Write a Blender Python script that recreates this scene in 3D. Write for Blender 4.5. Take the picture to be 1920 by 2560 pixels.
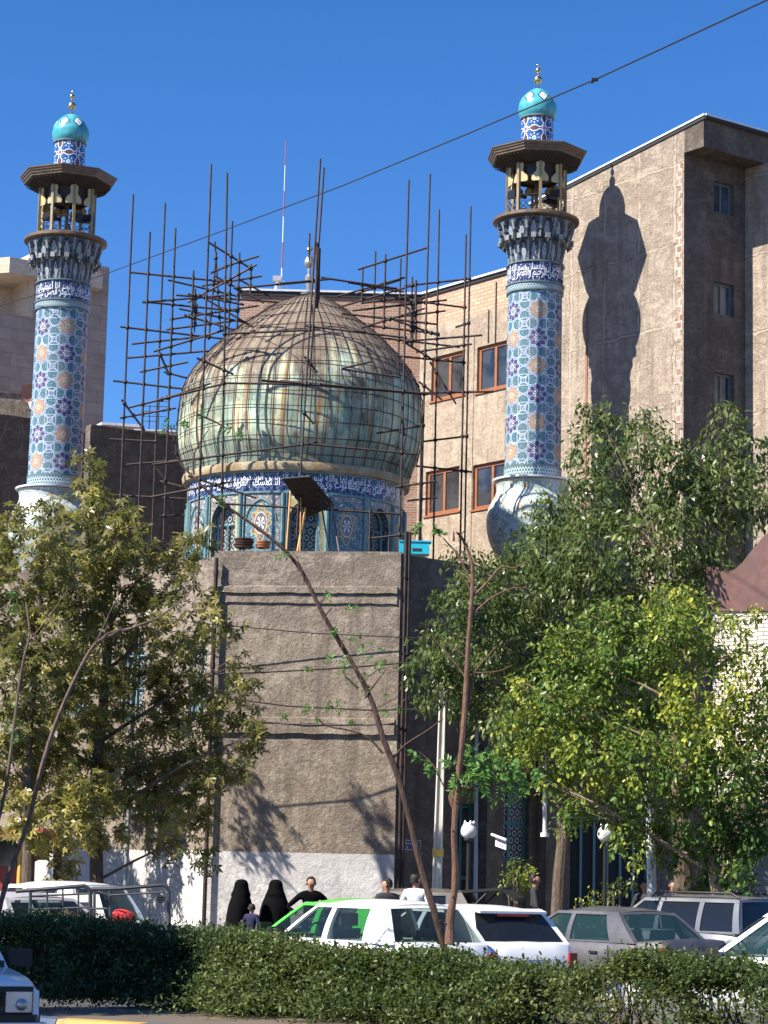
import bpy, bmesh, math, random
import numpy as np
from mathutils import Vector, Matrix
random.seed(7); RNG = np.random.default_rng(11)
PI = math.pi; R_ = math.radians
SC = bpy.context.scene
for o in list(bpy.data.objects): bpy.data.objects.remove(o)
COL = SC.collection

# ------------------------------------------------------------------ camera, sky, sun, exposure
FPX = 5787.0                     # focal length in pixels of the 1920 px wide photograph
CAMZ = 1.67
PITCH = math.atan((2195-1280)/FPX); ROLL = R_(1.35)
fw = Vector((0, math.cos(PITCH), math.sin(PITCH)))
r0 = Vector((1, 0, 0)); u0 = r0.cross(fw)
rt = r0*math.cos(ROLL)+u0*math.sin(ROLL); up = u0*math.cos(ROLL)-r0*math.sin(ROLL)
cd = bpy.data.cameras.new("camera"); cam = bpy.data.objects.new("camera", cd); COL.objects.link(cam)
cd.sensor_fit = 'HORIZONTAL'; cd.sensor_width = 36; cd.lens = 36*FPX/1920
cd.clip_start = 0.5; cd.clip_end = 3000
m = Matrix((rt, up, -fw)).transposed().to_4x4(); m.translation = (0, 0, CAMZ); cam.matrix_world = m
SC.camera = cam
SUND = Vector((.88, .475, 0)).normalized(); ELEV = R_(45)
SUNDIR = Vector((SUND.x*math.cos(ELEV), SUND.y*math.cos(ELEV), -math.sin(ELEV)))
w = bpy.data.worlds.new("World"); SC.world = w; w.use_nodes = True
nt = w.node_tree; bg = nt.nodes['Background']; sky = nt.nodes.new('ShaderNodeTexSky')
sky.sky_type = 'NISHITA'; sky.sun_disc = False; sky.sun_elevation = ELEV
sky.sun_rotation = math.atan2(-SUND.x, -SUND.y)
sky.air_density = 1.0; sky.dust_density = 0.4; sky.ozone_density = 4.5; sky.altitude = 1300
hs = nt.nodes.new('ShaderNodeHueSaturation'); hs.inputs['Saturation'].default_value = 1.24; hs.inputs['Value'].default_value = 1.0
nt.links.new(sky.outputs[0], hs.inputs['Color']); tn = nt.nodes.new('ShaderNodeMix'); tn.data_type = 'RGBA'; tn.blend_type = 'MULTIPLY'; tn.inputs[0].default_value = 1; tn.inputs[7].default_value = (.98, .99, 1.17, 1)
nt.links.new(hs.outputs[0], tn.inputs[6]); nt.links.new(tn.outputs[2], bg.inputs[0]); bg.inputs[1].default_value = 0.074
sl = bpy.data.lights.new("sun", 'SUN'); sl.energy = 5.0; sl.angle = R_(.53); sl.color = (1, .93, .83)
so = bpy.data.objects.new("sun", sl); COL.objects.link(so)
so.rotation_euler = SUNDIR.to_track_quat('-Z', 'Y').to_euler()
SC.view_settings.view_transform = 'Standard'; SC.view_settings.look = 'None'
SC.view_settings.exposure = 1.08; SC.view_settings.gamma = 1
SC.render.engine = 'CYCLES'; SC.cycles.max_bounces = 6; SC.cycles.transparent_max_bounces = 12

def at(x, y, Y):
    """point at depth Y seen at pixel (x, y) of the 1920x2560 photograph"""
    d = fw*FPX + rt*(x-960) - up*(y-1280)
    return Vector((0, 0, CAMZ)) + d*(Y/d.y)
K = 1920/1659
def A(x, y, Y): return at(x*K, y*K, Y)      # same, for the 1659 px wide view

# ------------------------------------------------------------------ mesh builder
def empty(name, loc, rz=0):
    o = bpy.data.objects.new(name, None); COL.objects.link(o); o.location = loc; o.rotation_euler = (0, 0, rz)
    o.empty_display_size = .3; return o
def tag(o, label=None, cat=None, group=None, kind=None):
    if label: o['label'] = label
    if cat: o['category'] = cat
    if group: o['group'] = group
    if kind: o['kind'] = kind
    return o
def thing(name, loc, label, cat, group=None, rz=0): return tag(empty(name, loc, rz), label, cat, group)
def copy_tree(o, parent=None):
    c = o.copy(); COL.objects.link(c); c.parent = parent
    if parent: c.matrix_parent_inverse = Matrix()
    for ch in [x for x in list(COL.objects) if x.parent == o]: copy_tree(ch, c)
    return c

class MB:
    def __init__(s): s.v = []; s.f = []; s.mi = []; s.uv = {}; s.m = 0; s.sm = []
    def face(s, idx, uv=None, smooth=False):
        if uv: s.uv[len(s.f)] = uv
        s.f.append(tuple(idx)); s.mi.append(s.m); s.sm.append(smooth)
    def add(s, pts): n = len(s.v); s.v += [tuple(p) for p in pts]; return n
    def poly(s, pts, uv=None, smooth=False):
        n = s.add(pts); s.face(range(n, n+len(pts)), uv, smooth); return s
    def prism(s, pts, ext):
        """planar polygon pts extruded by vector ext"""
        n = len(pts); ext = Vector(ext); a = s.add(pts); b = s.add([Vector(p)+ext for p in pts])
        s.face(range(a, a+n)); s.face(range(b+n-1, b-1, -1))
        for i in range(n): j = (i+1) % n; s.face((a+i, b+i, b+j, a+j))
        return s
    def box(s, c, d, rz=0, M=None):
        """centre, full sizes"""
        c = Vector(c); R = Matrix.Rotation(rz, 3, 'Z') if M is None else M
        p = [c+R @ Vector((x*d[0]/2, y*d[1]/2, z*d[2]/2)) for z in (-1, 1) for x, y in ((-1, -1), (1, -1), (1, 1), (-1, 1))]
        n = s.add(p)
        for q in ((3, 2, 1, 0), (4, 5, 6, 7), (0, 1, 5, 4), (1, 2, 6, 5), (2, 3, 7, 6), (3, 0, 4, 7)): s.face([n+i for i in q])
        return s
    def tube(s, path, r, n=8, cap=True, smooth=True):
        path = [Vector(p) for p in path]; k = len(path)
        rs = r if isinstance(r, (list, tuple)) else [r]*k
        prev = None; ids = []
        for i, p in enumerate(path):
            t = (path[min(i+1, k-1)]-path[max(i-1, 0)]).normalized()
            if prev is None: a = t.cross(Vector((0, 0, 1)) if abs(t.z) < .9 else Vector((1, 0, 0))).normalized()
            else:
                a = (prev-t*prev.dot(t)).normalized()
            prev = a; b = t.cross(a)
            ids.append(s.add([p+(a*math.cos(2*PI*j/n)+b*math.sin(2*PI*j/n))*rs[i] for j in range(n)]))
        for i in range(k-1):
            for j in range(n):
                q = (j+1) % n; s.face((ids[i]+j, ids[i]+q, ids[i+1]+q, ids[i+1]+j), None, smooth)
        if cap: s.face([ids[0]+j for j in range(n-1, -1, -1)]); s.face([ids[-1]+j for j in range(n)])
        return s
    def lathe(s, prof, c, n=32, a0=0, a1=2*PI, phase=0, uscale=1, vscale=1, smooth=True, shear=(0, 0), rfun=None, uvR=None):
        """prof: (r, z) pairs from bottom to top, around centre c (z added); uv u = angle*uvR*uscale"""
        c = Vector(c); full = abs(a1-a0-2*PI) < 1e-6; cnt = n if full else n+1
        rings = []; z0 = prof[0][1]
        for r, z in prof:
            pts = []
            for j in range(cnt):
                a = phase+a0+(a1-a0)*j/n; rr = rfun(a, z, r) if rfun else r
                pts.append((c.x+rr*math.cos(a)+shear[0]*(z-z0), c.y+rr*math.sin(a)+shear[1]*(z-z0), c.z+z))
            rings.append(s.add(pts))
        arc = [0]
        for i in range(1, len(prof)): arc.append(arc[-1]+math.hypot(prof[i][0]-prof[i-1][0], prof[i][1]-prof[i-1][1]))
        uR = uvR if uvR else max(p[0] for p in prof)
        for i in range(len(prof)-1):
            for j in range(n):
                q = (j+1) % cnt
                u0_, u1_ = (a0+(a1-a0)*j/n)*uR*uscale, (a0+(a1-a0)*(j+1)/n)*uR*uscale
                v0, v1 = arc[i]*vscale, arc[i+1]*vscale
                s.face((rings[i]+j, rings[i]+q, rings[i+1]+q, rings[i+1]+j), [(u0_, v0), (u1_, v0), (u1_, v1), (u0_, v1)], smooth)
        return s
    def ball(s, c, r, n=12, sz=1):
        k = max(6, n//2)
        return s.lathe([(max(1e-4, r*math.sin(PI*i/k)), -r*sz*math.cos(PI*i/k)) for i in range(k+1)], c, n)
    def build(s, name, mats, parent=None, local=False, ang=35, smooth=None):
        me = bpy.data.meshes.new(name)
        off = Vector((0, 0, 0))
        if parent and not local:
            q = parent
            while q: off += q.location; q = q.parent
        vv = [(x-off.x, y-off.y, z-off.z) for x, y, z in s.v] if off.length else s.v
        me.from_pydata(vv, [], s.f)
        mats = mats if isinstance(mats, (list, tuple)) else [mats]
        for m_ in mats: me.materials.append(m_)
        me.polygons.foreach_set('material_index', s.mi)
        me.polygons.foreach_set('use_smooth', s.sm if smooth is None else [smooth]*len(s.f))
        uvl = me.uv_layers.new(name='UVMap'); buf = np.zeros((len(me.loops), 2), np.float32); co = s.v
        li = 0
        for fi, f in enumerate(s.f):
            k = len(f)
            if fi in s.uv:
                for j in range(k): buf[li+j] = s.uv[fi][j]
            else:
                a, b, c = Vector(co[f[0]]), Vector(co[f[1]]), Vector(co[f[2]])
                n = (b-a).cross(c-b)
                if n.length > 1e-12: n.normalize()
                if abs(n.z) > .8:
                    for j in range(k): buf[li+j] = (co[f[j]][0], co[f[j]][1])
                else:
                    t = Vector((-n.y, n.x, 0)); t = t.normalized() if t.length > 1e-6 else Vector((1, 0, 0))
                    for j in range(k): p = co[f[j]]; buf[li+j] = (p[0]*t.x+p[1]*t.y, p[2])
            li += k
        uvl.data.foreach_set('uv', buf.ravel())
        if any(s.sm) or smooth:
            try: me.set_sharp_from_angle(angle=R_(ang))
            except Exception: pass
        me.update()
        o = bpy.data.objects.new(name, me); COL.objects.link(o)
        if parent: o.parent = parent
        return o

def wall(mb, p0, p1, z0, z1, holes=(), th=.25, rev=.12, back=True):
    """vertical wall face from p0 to p1 (xy) with rectangular holes (a0,a1,b0,b1) in metres along / height; outward normal is right of p0->p1 ... reveals go inward"""
    p0 = Vector((p0[0], p0[1], 0)); p1 = Vector((p1[0], p1[1], 0)); L = (p1-p0).length; t = (p1-p0)/L
    nrm = Vector((t.y, -t.x, 0))
    xs = sorted({0, L} | {h[0] for h in holes} | {h[1] for h in holes}); zs = sorted({z0, z1} | {h[2] for h in holes} | {h[3] for h in holes})
    P = lambda a, z, d=0: p0+t*a-nrm*d+Vector((0, 0, z))
    for i in range(len(xs)-1):
        for j in range(len(zs)-1):
            cx, cz = (xs[i]+xs[i+1])/2, (zs[j]+zs[j+1])/2
            if any(h[0] < cx < h[1] and h[2] < cz < h[3] for h in holes): continue
            mb.poly([P(xs[i], zs[j]), P(xs[i+1], zs[j]), P(xs[i+1], zs[j+1]), P(xs[i], zs[j+1])])
    for a0, a1, b0, b1 in holes:
        for q in ((P(a0, b0), P(a0, b1), P(a0, b1, rev), P(a0, b0, rev)), (P(a1, b1), P(a1, b0), P(a1, b0, rev), P(a1, b1, rev)),
                  (P(a0, b1), P(a1, b1), P(a1, b1, rev), P(a0, b1, rev)), (P(a1, b0), P(a0, b0), P(a0, b0, rev), P(a1, b0, rev))): mb.poly(q)
    mb.poly([P(0, z0), P(0, z1), P(0, z1, th), P(0, z0, th)]); mb.poly([P(L, z1), P(L, z0), P(L, z0, th), P(L, z1, th)])
    mb.poly([P(0, z1), P(L, z1), P(L, z1, th), P(0, z1, th)])
    if back and not holes: mb.poly([P(L, z0, th), P(0, z0, th), P(0, z1, th), P(L, z1, th)])
    return t, nrm

# ------------------------------------------------------------------ node expressions
CUR = None
class E:
    def __init__(s, k): s.k = k
    def _b(op):
        def f(a, b): return mth(op, a, b)
        return f
    __add__ = _b('ADD'); __sub__ = _b('SUBTRACT'); __mul__ = _b('MULTIPLY'); __truediv__ = _b('DIVIDE')
    def __radd__(s, o): return mth('ADD', o, s)
    def __rsub__(s, o): return mth('SUBTRACT', o, s)
    def __rmul__(s, o): return mth('MULTIPLY', o, s)
    def __lt__(s, o): return mth('LESS_THAN', s, o)
    def __gt__(s, o): return mth('GREATER_THAN', s, o)
def setin(inp, x):
    if isinstance(x, E): CUR.links.new(x.k, inp)
    elif isinstance(x, (tuple, list)):
        if len(inp.default_value) == 4 and len(x) == 3: x = (*x, 1)
        inp.default_value = x
    else: inp.default_value = x
def mth(op, a, b=None, c=None):
    n = CUR.nodes.new('ShaderNodeMath'); n.operation = op; setin(n.inputs[0], a)
    if b is not None: setin(n.inputs[1], b)
    if c is not None: setin(n.inputs[2], c)
    return E(n.outputs[0])
def fract(a): return mth('FRACT', a)
def ab(a): return mth('ABSOLUTE', a)
def mn(a, b): return mth('MINIMUM', a, b)
def mx(a, b): return mth('MAXIMUM', a, b)
def ln(a, b): return mth('SQRT', a*a+b*b)
def mixc(f, a, b, bt='MIX'):
    n = CUR.nodes.new('ShaderNodeMix'); n.data_type = 'RGBA'; n.blend_type = bt
    setin(n.inputs[0], f); setin(n.inputs[6], a); setin(n.inputs[7], b); return E(n.outputs[2])
def mapr(x, a, b, c=0, d=1):
    n = CUR.nodes.new('ShaderNodeMapRange'); setin(n.inputs[0], x)
    for i, q in enumerate((a, b, c, d)): n.inputs[i+1].default_value = q
    return E(n.outputs[0])
def coord(kind='Object'):
    n = CUR.nodes.new('ShaderNodeTexCoord'); return E(n.outputs[kind])
def xyz(v):
    n = CUR.nodes.new('ShaderNodeSeparateXYZ'); setin(n.inputs[0], v); return [E(o) for o in n.outputs]
def vec(x, y, z=0.0):
    n = CUR.nodes.new('ShaderNodeCombineXYZ')
    for i, q in enumerate((x, y, z)): setin(n.inputs[i], q)
    return E(n.outputs[0])
def vscale(v, s3):
    n = CUR.nodes.new('ShaderNodeMapping'); setin(n.inputs[0], v); n.inputs[3].default_value = s3; return E(n.outputs[0])
def noise(v, sc, det=4, rough=.55, col=False, dist=0):
    n = CUR.nodes.new('ShaderNodeTexNoise')
    if v is not None: setin(n.inputs['Vector'], v)
    n.inputs['Scale'].default_value = sc; n.inputs['Detail'].default_value = det; n.inputs['Roughness'].default_value = rough; n.inputs['Distortion'].default_value = dist
    return E(n.outputs[1 if col else 0])
def voro(v, sc, feat='F1', out=0):
    n = CUR.nodes.new('ShaderNodeTexVoronoi'); n.feature = feat
    if v is not None: setin(n.inputs['Vector'], v)
    n.inputs['Scale'].default_value = sc; return E(n.outputs[out])
def geo_world(): n = CUR.nodes.new('ShaderNodeNewGeometry'); return E(n.outputs['Position'])
def bump(h, strength=.4, dist=.02):
    n = CUR.nodes.new('ShaderNodeBump'); n.inputs['Strength'].default_value = strength; n.inputs['Distance'].default_value = dist
    setin(n.inputs['Height'], h); return E(n.outputs[0])
MATS = {}
def mat(name, fn=None, rough=.8, metal=0, spec=.5, color=(.5, .5, .5), **kw):
    """fn() -> dict of Principled inputs"""
    global CUR
    if name in MATS: return MATS[name]
    m_ = bpy.data.materials.new(name); m_.use_nodes = True; CUR = m_.node_tree; b = CUR.nodes['Principled BSDF']
    b.inputs['Roughness'].default_value = rough; b.inputs['Metallic'].default_value = metal
    b.inputs['Specular IOR Level'].default_value = spec; setin(b.inputs['Base Color'], color)
    d = fn() if fn else {}
    d.update(kw)
    for k_, v_ in d.items(): setin(b.inputs[k_], v_)
    MATS[name] = m_; m_.diffuse_color = (*[c if isinstance(c, float) else .5 for c in color[:3]], 1); return m_

def flat(name, color, rough=.6, metal=0, var=.12, sc=6, bmp=.15, dirt=None, **kw):
    """simple paint/metal/etc. with a little tonal variation and fine bump"""
    def fn():
        v = coord('Object'); n1 = noise(v, sc, 5); n2 = noise(v, sc*9, 3)
        c = mixc(mapr(n1, .3, .7), tuple(x*(1-var) for x in color), tuple(min(1, x*(1+var)) for x in color))
        if dirt: c = mixc(mapr(noise(v, sc*.5, 6, .65), .52, .72), c, dirt)
        return {'Base Color': c, 'Normal': bump(n2, bmp, .005), 'Roughness': mapr(n1, .2, .8, max(.02, rough-.08), min(1, rough+.08))}
    return mat(name, fn, metal=metal, color=color, **kw)
def plaster(name, base, dark, light, bmp=.9, stain=True, patch=None, grid=None):
    def fn():
        p = geo_world(); n1 = noise(p, .55, 6, .62); n2 = noise(p, 2.6, 8, .7); n3 = noise(p, 13, 7, .75, dist=.25)
        c = mixc(mapr(n1, .35, .66), dark, base); c = mixc(mapr(n2, .48, .72), c, light)
        c = mixc(mapr(n3, .52, .36, 0, .6), c, tuple(x*.5 for x in base)); c = mixc(mapr(n3, .55, .7, 0, .45), c, tuple(min(1, x*1.25) for x in light)); cr = voro(vscale(p, (1, 1, 1.4)), .9, 'DISTANCE_TO_EDGE'); c = mixc((cr+(n2-.5)*.16 < .012)*mapr(n1, .5, .6, 0, .3), c, tuple(x*.4 for x in dark)); c = mixc(mapr(noise(vscale(p, (1, 1, 2.2)), 1.1, 7, .75), .54, .6, 0, .45), c, light); c = mixc(mapr(noise(p, .9, 8, .78), .56, .66, 0, .5), c, dark)
        if stain:
            st = noise(vscale(p, (2.2, 2.2, .22)), 1.6, 5, .6); c = mixc(mapr(st+(n1-.5)*.5, .52, .7, 0, .5), c, tuple(x*.5 for x in dark))
            st2 = noise(vscale(p, (3, 3, .12)), 2.7, 4, .6); c = mixc(mapr(st2+(n1-.5)*.6, .6, .75, 0, .4), c, light)
        if patch:
            c = mixc(mapr(noise(p, .35, 3, .5), .56, .6, 0, .7), c, patch)
        h = n3*1.1+n2*1.0
        if grid:
            u, v, _ = xyz(coord('UV')); wob = (noise(p, 2.5, 5, .6)-.5)*.22; gx = ab(fract((u+wob)*(1/grid[0]))-.5)*grid[0]; gz = ab(fract((v+wob)*(1/grid[1]))-.5)*grid[1]
            ln_ = mx((gx < .045), (gz < .03))*mapr(noise(p, 1.3, 3), .38, .5); c = mixc(ln_*.55, c, light); c = mixc(mx((ab(gx-.06) < .014), (ab(gz-.045) < .012))*mapr(noise(p, 1.1, 3), .4, .55, 0, .7), c, tuple(x*.6 for x in dark)); h = h+ln_*.8
        return {'Base Color': c, 'Normal': bump(h, bmp, .05)}
    return mat(name, fn, rough=.92, color=base, spec=.2)
def bricks(name, c1, c2, mortar, w_=.22, h_=.07, ms=.012, bmp=.8, messy=.0):
    def fn():
        uv = coord('UV'); d = noise(uv, 2.5, 4, col=True)
        n = CUR.nodes.new('ShaderNodeTexBrick'); 
        setin(n.inputs['Vector'], uv if not messy else mixc(messy, uv, d, 'LINEAR_LIGHT'))
        n.inputs['Scale'].default_value = 1; n.inputs['Brick Width'].default_value = w_; n.inputs['Row Height'].default_value = h_
        n.inputs['Mortar Size'].default_value = ms; n.inputs['Bias'].default_value = 0
        setin(n.inputs['Color1'], c1); setin(n.inputs['Color2'], c2); setin(n.inputs['Mortar'], mortar)
        c = mixc(mapr(noise(uv, 1.3, 5, .6), .45, .75, 0, .5), E(n.outputs[0]), tuple(x*.55 for x in c1))
        c = mixc(mapr(noise(uv, 2.1, 5, .6), .55, .7, 0, .7), c, mortar)
        return {'Base Color': c, 'Normal': bump(E(n.outputs[1])*-1.0+noise(uv, 30, 4)*.4, bmp, .02)}
    return mat(name, fn, rough=.9, color=c1)
# ------------------------------------------------------------------ shared materials
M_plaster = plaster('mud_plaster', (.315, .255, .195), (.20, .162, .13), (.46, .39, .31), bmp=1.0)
M_plaster2 = plaster('pale_cement', (.44, .35, .26), (.31, .25, .19), (.56, .47, .36), bmp=.8)
M_plaster3 = plaster('side_cement', (.36, .28, .2), (.25, .195, .14), (.45, .37, .28), bmp=.8)
M_dkplaster = plaster('dark_shade_cement', (.17, .135, .11), (.11, .09, .075), (.23, .19, .16))  # dark cement that also holds the shade of sun-averted walls
M_white = plaster('whitewash', (.62, .6, .58), (.45, .43, .42), (.78, .76, .73), bmp=.5, patch=(.5, .48, .46))
M_cream = plaster('cream_stone', (.62, .5, .38), (.52, .42, .32), (.7, .58, .46), bmp=.25, stain=False)
M_redbrick = bricks('rough_red_brick', (.36, .15, .09), (.48, .24, .15), (.42, .36, .29), .22, .075, .016, 1.2, .012)
M_palebrick = bricks('pale_brick', (.50, .30, .2), (.6, .42, .29), (.33, .25, .18), .3, .11, .013, 1)
M_crbrick = bricks('cream_facing_brick', (.8, .7, .56), (.87, .8, .67), (.2, .15, .11), .24, .075, .011, .6)
M_stoneblk = bricks('shaded_tan_cladding', (.36, .28, .225), (.41, .325, .265), (.24, .185, .15), .8, .42, .01, .3)  # tan carries the shade of the cream block's sun-averted face
M_roofedge = flat('white_flashing', (.75, .75, .74), .35, .3)
M_black = flat('black_bitumen', (.02, .02, .02), .7)
M_brownframe = flat('brown_window_frame', (.30, .115, .05), .45)
M_rust = flat('rusty_steel_tube', (.034, .022, .02), .6, .25, var=.35, sc=5, dirt=(.085, .045, .032))
M_dksteel = flat('dark_steel_coupler', (.03, .026, .026), .55, .5)
M_bronze = flat('bronze_sheet', (.15, .105, .068), .5, .3, var=.3)
M_bronzed = flat('dark_bronze_sheet', (.13, .095, .07), .45, .4, var=.25)
M_gold = flat('gilded_brass', (.62, .46, .22), .22, .95)
M_silver = flat('weathered_silver', (.5, .5, .47), .35, .8)
M_creampaint = flat('cream_painted_sheet', (.50, .41, .21), .45, .1, var=.15)
M_post = flat('dull_bronze_post', (.30, .225, .12), .45, .3); M_soffit = flat('soffit_boards', (.05, .042, .036), .8)
M_iron = flat('wrought_iron', (.03, .027, .024), .5, .4)
M_speaker = flat('black_speaker_plastic', (.012, .012, .013), .4)
M_turq = flat('turquoise_glaze', (.06, .30, .34), .22, 0, var=.25, sc=14)
M_teal = flat('teal_paint', (.03, .13, .15), .45)
M_tealcol = flat('pale_teal_glaze', (.13, .235, .25), .25, var=.2, sc=10)
M_greenband = flat('grey_green_glaze', (.12, .17, .165), .3, var=.25, sc=12)
M_whiteglaze = flat('white_glaze', (.78, .8, .86), .3, var=.06)
def fn():
    uv = coord('UV'); n = noise(uv, 3, 4); v1 = voro(vscale(uv, (1, 1, 1)), 9, 'DISTANCE_TO_EDGE')
    c = mixc(mapr(n, .4, .6), (.018, .02, .06), (.035, .035, .1)); c = mixc((v1 < .035), c, (.16, .24, .42))
    c = mixc(mapr(noise(uv, 14, 2), .64, .67), c, (.5, .52, .68)); return {'Base Color': c}
M_navy = mat('navy_glaze', fn, rough=.25, color=(.05, .05, .2))
def glassmat(name, col, rough=.05, alpha=.35, spec=.6):
    m_ = mat(name, None, rough=rough, color=col, spec=spec); nt_ = m_.node_tree
    out = nt_.nodes['Material Output']; b = nt_.nodes['Principled BSDF']; t = nt_.nodes.new('ShaderNodeBsdfTransparent'); mxn = nt_.nodes.new('ShaderNodeMixShader')
    t.inputs[0].default_value = (.75, .85, .85, 1); mxn.inputs[0].default_value = 1-alpha
    nt_.links.new(t.outputs[0], mxn.inputs[1]); nt_.links.new(b.outputs[0], mxn.inputs[2]); nt_.links.new(mxn.outputs[0], out.inputs[0]); return m_
M_win = mat('dark_window_glass', lambda: {'Base Color': mixc(mapr(noise(coord('Object'), 1.5, 3), .4, .6), (.012, .015, .018), (.05, .055, .06))}, rough=.06, spec=.7)
M_bluewin = mat('blue_window_glass', lambda: {'Base Color': mixc(mapr(noise(coord('Object'), 1.2, 2), .4, .6), (.03, .045, .06), (.08, .11, .14))}, rough=.12, spec=.7)

# strapwork / tile patterns ----------------------------------------
def shaft_fn():
    u, v, _ = xyz(coord('UV')); fu = fract(u)-.5; fv = fract(v)-.5; au = ab(fu); av = ab(fv)
    par = mth('MODULO', mth('FLOOR', u)+mth('FLOOR', v)+1000.0, 2.0)
    r = ln(fu, fv); th = mth('ARCTAN2', fv, fu)
    lob = mn(ln(au-.5, av-.215), ln(au-.215, av-.5))-.195
    cor = mx(.5-au, .5-av)-.2
    c8 = mth('COSINE', th*8.0); ros = r-(.315+.04*c8)
    nz = noise(vec(u, v), 11, 2); nz2 = noise(vec(u, v), 24, 2)
    c = mixc(mapr(nz, .5, .56), (.06, .09, .3), (.3, .38, .58))
    lav = mixc(mapr(noise(vec(u, v), 13, 1, dist=1.5), .49, .53), (.09, .1, .3), (.42, .47, .62)); c = mixc(cor < 0.0, c, lav)
    tq = mixc(mapr(nz, .52, .6), (.035, .125, .18), (.06, .185, .235))
    tq = mixc(mapr(nz2, .6, .63), tq, (.35, .45, .36)); c = mixc(lob < 0.0, c, tq)
    nav = mixc((r < .235)*mapr(mth('COSINE', th*8.0+PI), .1, .3)*(r > .15), (.035, .03, .13), (.32, .2, .26))
    nav = mixc((r < .15)*(r > .06)*mapr(c8, -.2, 0), nav, (.72, .78, .85)); nav = mixc(r < .05, nav, (.1, .3, .3))
    org = mixc(mapr(nz2, .5, .54), (.33, .19, .085), (.48, .35, .2)); org = mixc((r < .2)*(r > .17), org, (.6, .35, .3))
    org = mixc((r < .12)*mapr(c8, 0, .2), org, (.8, .72, .5)); org = mixc(r < .035, org, (.1, .25, .35))
    c = mixc(ros < 0.0, c, mixc(par, nav, org))
    edge = mn(mn(ab(lob), ab(ros)), mx(ab(cor), 0.0)); c = mixc(edge < .014, c, (.48, .58, .68))
    c = mixc(mapr(noise(vec(u, v), 34, 2), .56, .6, 0, .45), c, (.34, .4, .46)); c = mixc(mapr(noise(vec(u, v), 27, 1), .6, .63, 0, .5), c, (.05, .06, .12))
    gr = mx(ab(fract(u*5.0)-.5) > .485, ab(fract(v*5.0)-.5) > .485); c = mixc(gr*.35, c, (.1, .11, .12))
    c = mixc(mapr(noise(vec(u, v), 1.3, 5, .65), .45, .7, 0, .5), c, (.17, .19, .2))
    return {'Base Color': c}
M_shaft = mat('rosette_tile', shaft_fn, rough=.42, spec=.35, color=(.3, .4, .5))
def neck_fn():
    u, v, _ = xyz(coord('UV')); fu = fract(u)-.5; fv = fract(v)-.5; au = ab(fu); av = ab(fv); r = ln(fu, fv)
    c = mixc(mapr(noise(vec(u, v), 9, 1), .5, .53), (.02, .07, .25), (.04, .14, .33))
    th = mth('ARCTAN2', fv, fu)
    c = mixc(mapr(mth('COSINE', th*8.0), .55, .6)*(r > .17)*(r < .27), c, (.55, .65, .75))
    c = mixc((r < .1), c, (.75, .78, .82)); c = mixc(r < .05, c, (.05, .2, .3))
    br = mx(.5-au, .5-av); cx = mn(.5-au, .5-av)
    band = ab(cx-.12-.06*mth('COSINE', mx(au, av)*12.0))
    arm = (cx < .1+.05*mth('COSINE', mx(0.5-au, 0.5-av)*14.0)); c = mixc(arm, c, (.11, .06, .07))
    c = mixc(mx(.5-au, .5-av) < .09, c, (.13, .12, .42))
    e = ab(cx-(.1+.05*mth('COSINE', mx(.5-au, .5-av)*14.0))); c = mixc(e < .022, c, (.8, .84, .9)); c = mixc(ab(br-.1) < .014, c, (.8, .84, .9))
    return {'Base Color': c}
M_neck = mat('strapwork_tile', neck_fn, rough=.3, color=(.1, .2, .4))
def cap_fn():
    u, v, _ = xyz(coord('UV')); fu = (fract(u)-.5); d = mth('FLOOR', ab(fu)*.45*40.0)/40.0+mth('FLOOR', ab(v-.50)*.95*40.0)/40.0
    c = mixc(mapr(noise(coord('Object'), 7, 4), .4, .65), (.05, .30, .36), (.09, .42, .46))
    c = mixc(mapr(noise(vec(u*3.0, v*40.0), 2, 1), .5, .6, 0, .25), c, (.03, .2, .25))
    c = mixc(d < .155, c, (.02, .06, .12)); c = mixc(d < .125, c, (.75, .78, .78))
    c = mixc((d < .05)*(d > .02), c, (.2, .3, .45)); return {'Base Color': c}
M_cap = mat('turquoise_dome_tile', cap_fn, rough=.28, color=(.1, .4, .45))
def muq_fn():
    u, v, _ = xyz(coord('UV')); fu = fract(u)-.5; fv = fract(v)-.42
    d = ab(fu)*1.6+ab(fv)*.75; c = (.05, .065, .085)
    c = mixc(mapr(noise(vec(u, v), 7, 2), .55, .6), c, (.13, .2, .26)); e = ab(d-.3); c = mixc(e < .045, c, (.5, .52, .55))
    c = mixc(d < .13, c, (.06, .18, .36)); c = mixc(ab(d-.13) < .03, c, (.6, .6, .55)); c = mixc(ab(fu) > .44, c, (.25, .25, .24)); return {'Base Color': c}
M_muq = mat('corbel_tile', muq_fn, rough=.4, color=(.1, .12, .14))
def braid_fn():
    u, v, _ = xyz(coord('UV')); w1 = ab(mth('SINE', u*2*PI)*.28-(v-.5)); w2 = ab(mth('SINE', u*2*PI+PI)*.28-(v-.5))
    c = mixc(mn(w1, w2) < .1, (.05, .12, .15), (.42, .5, .52)); c = mixc(ab(v-.5) > .42, c, (.35, .42, .42)); return {'Base Color': c}
M_braid = mat('braided_border_tile', braid_fn, rough=.35, color=(.2, .3, .3))
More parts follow.
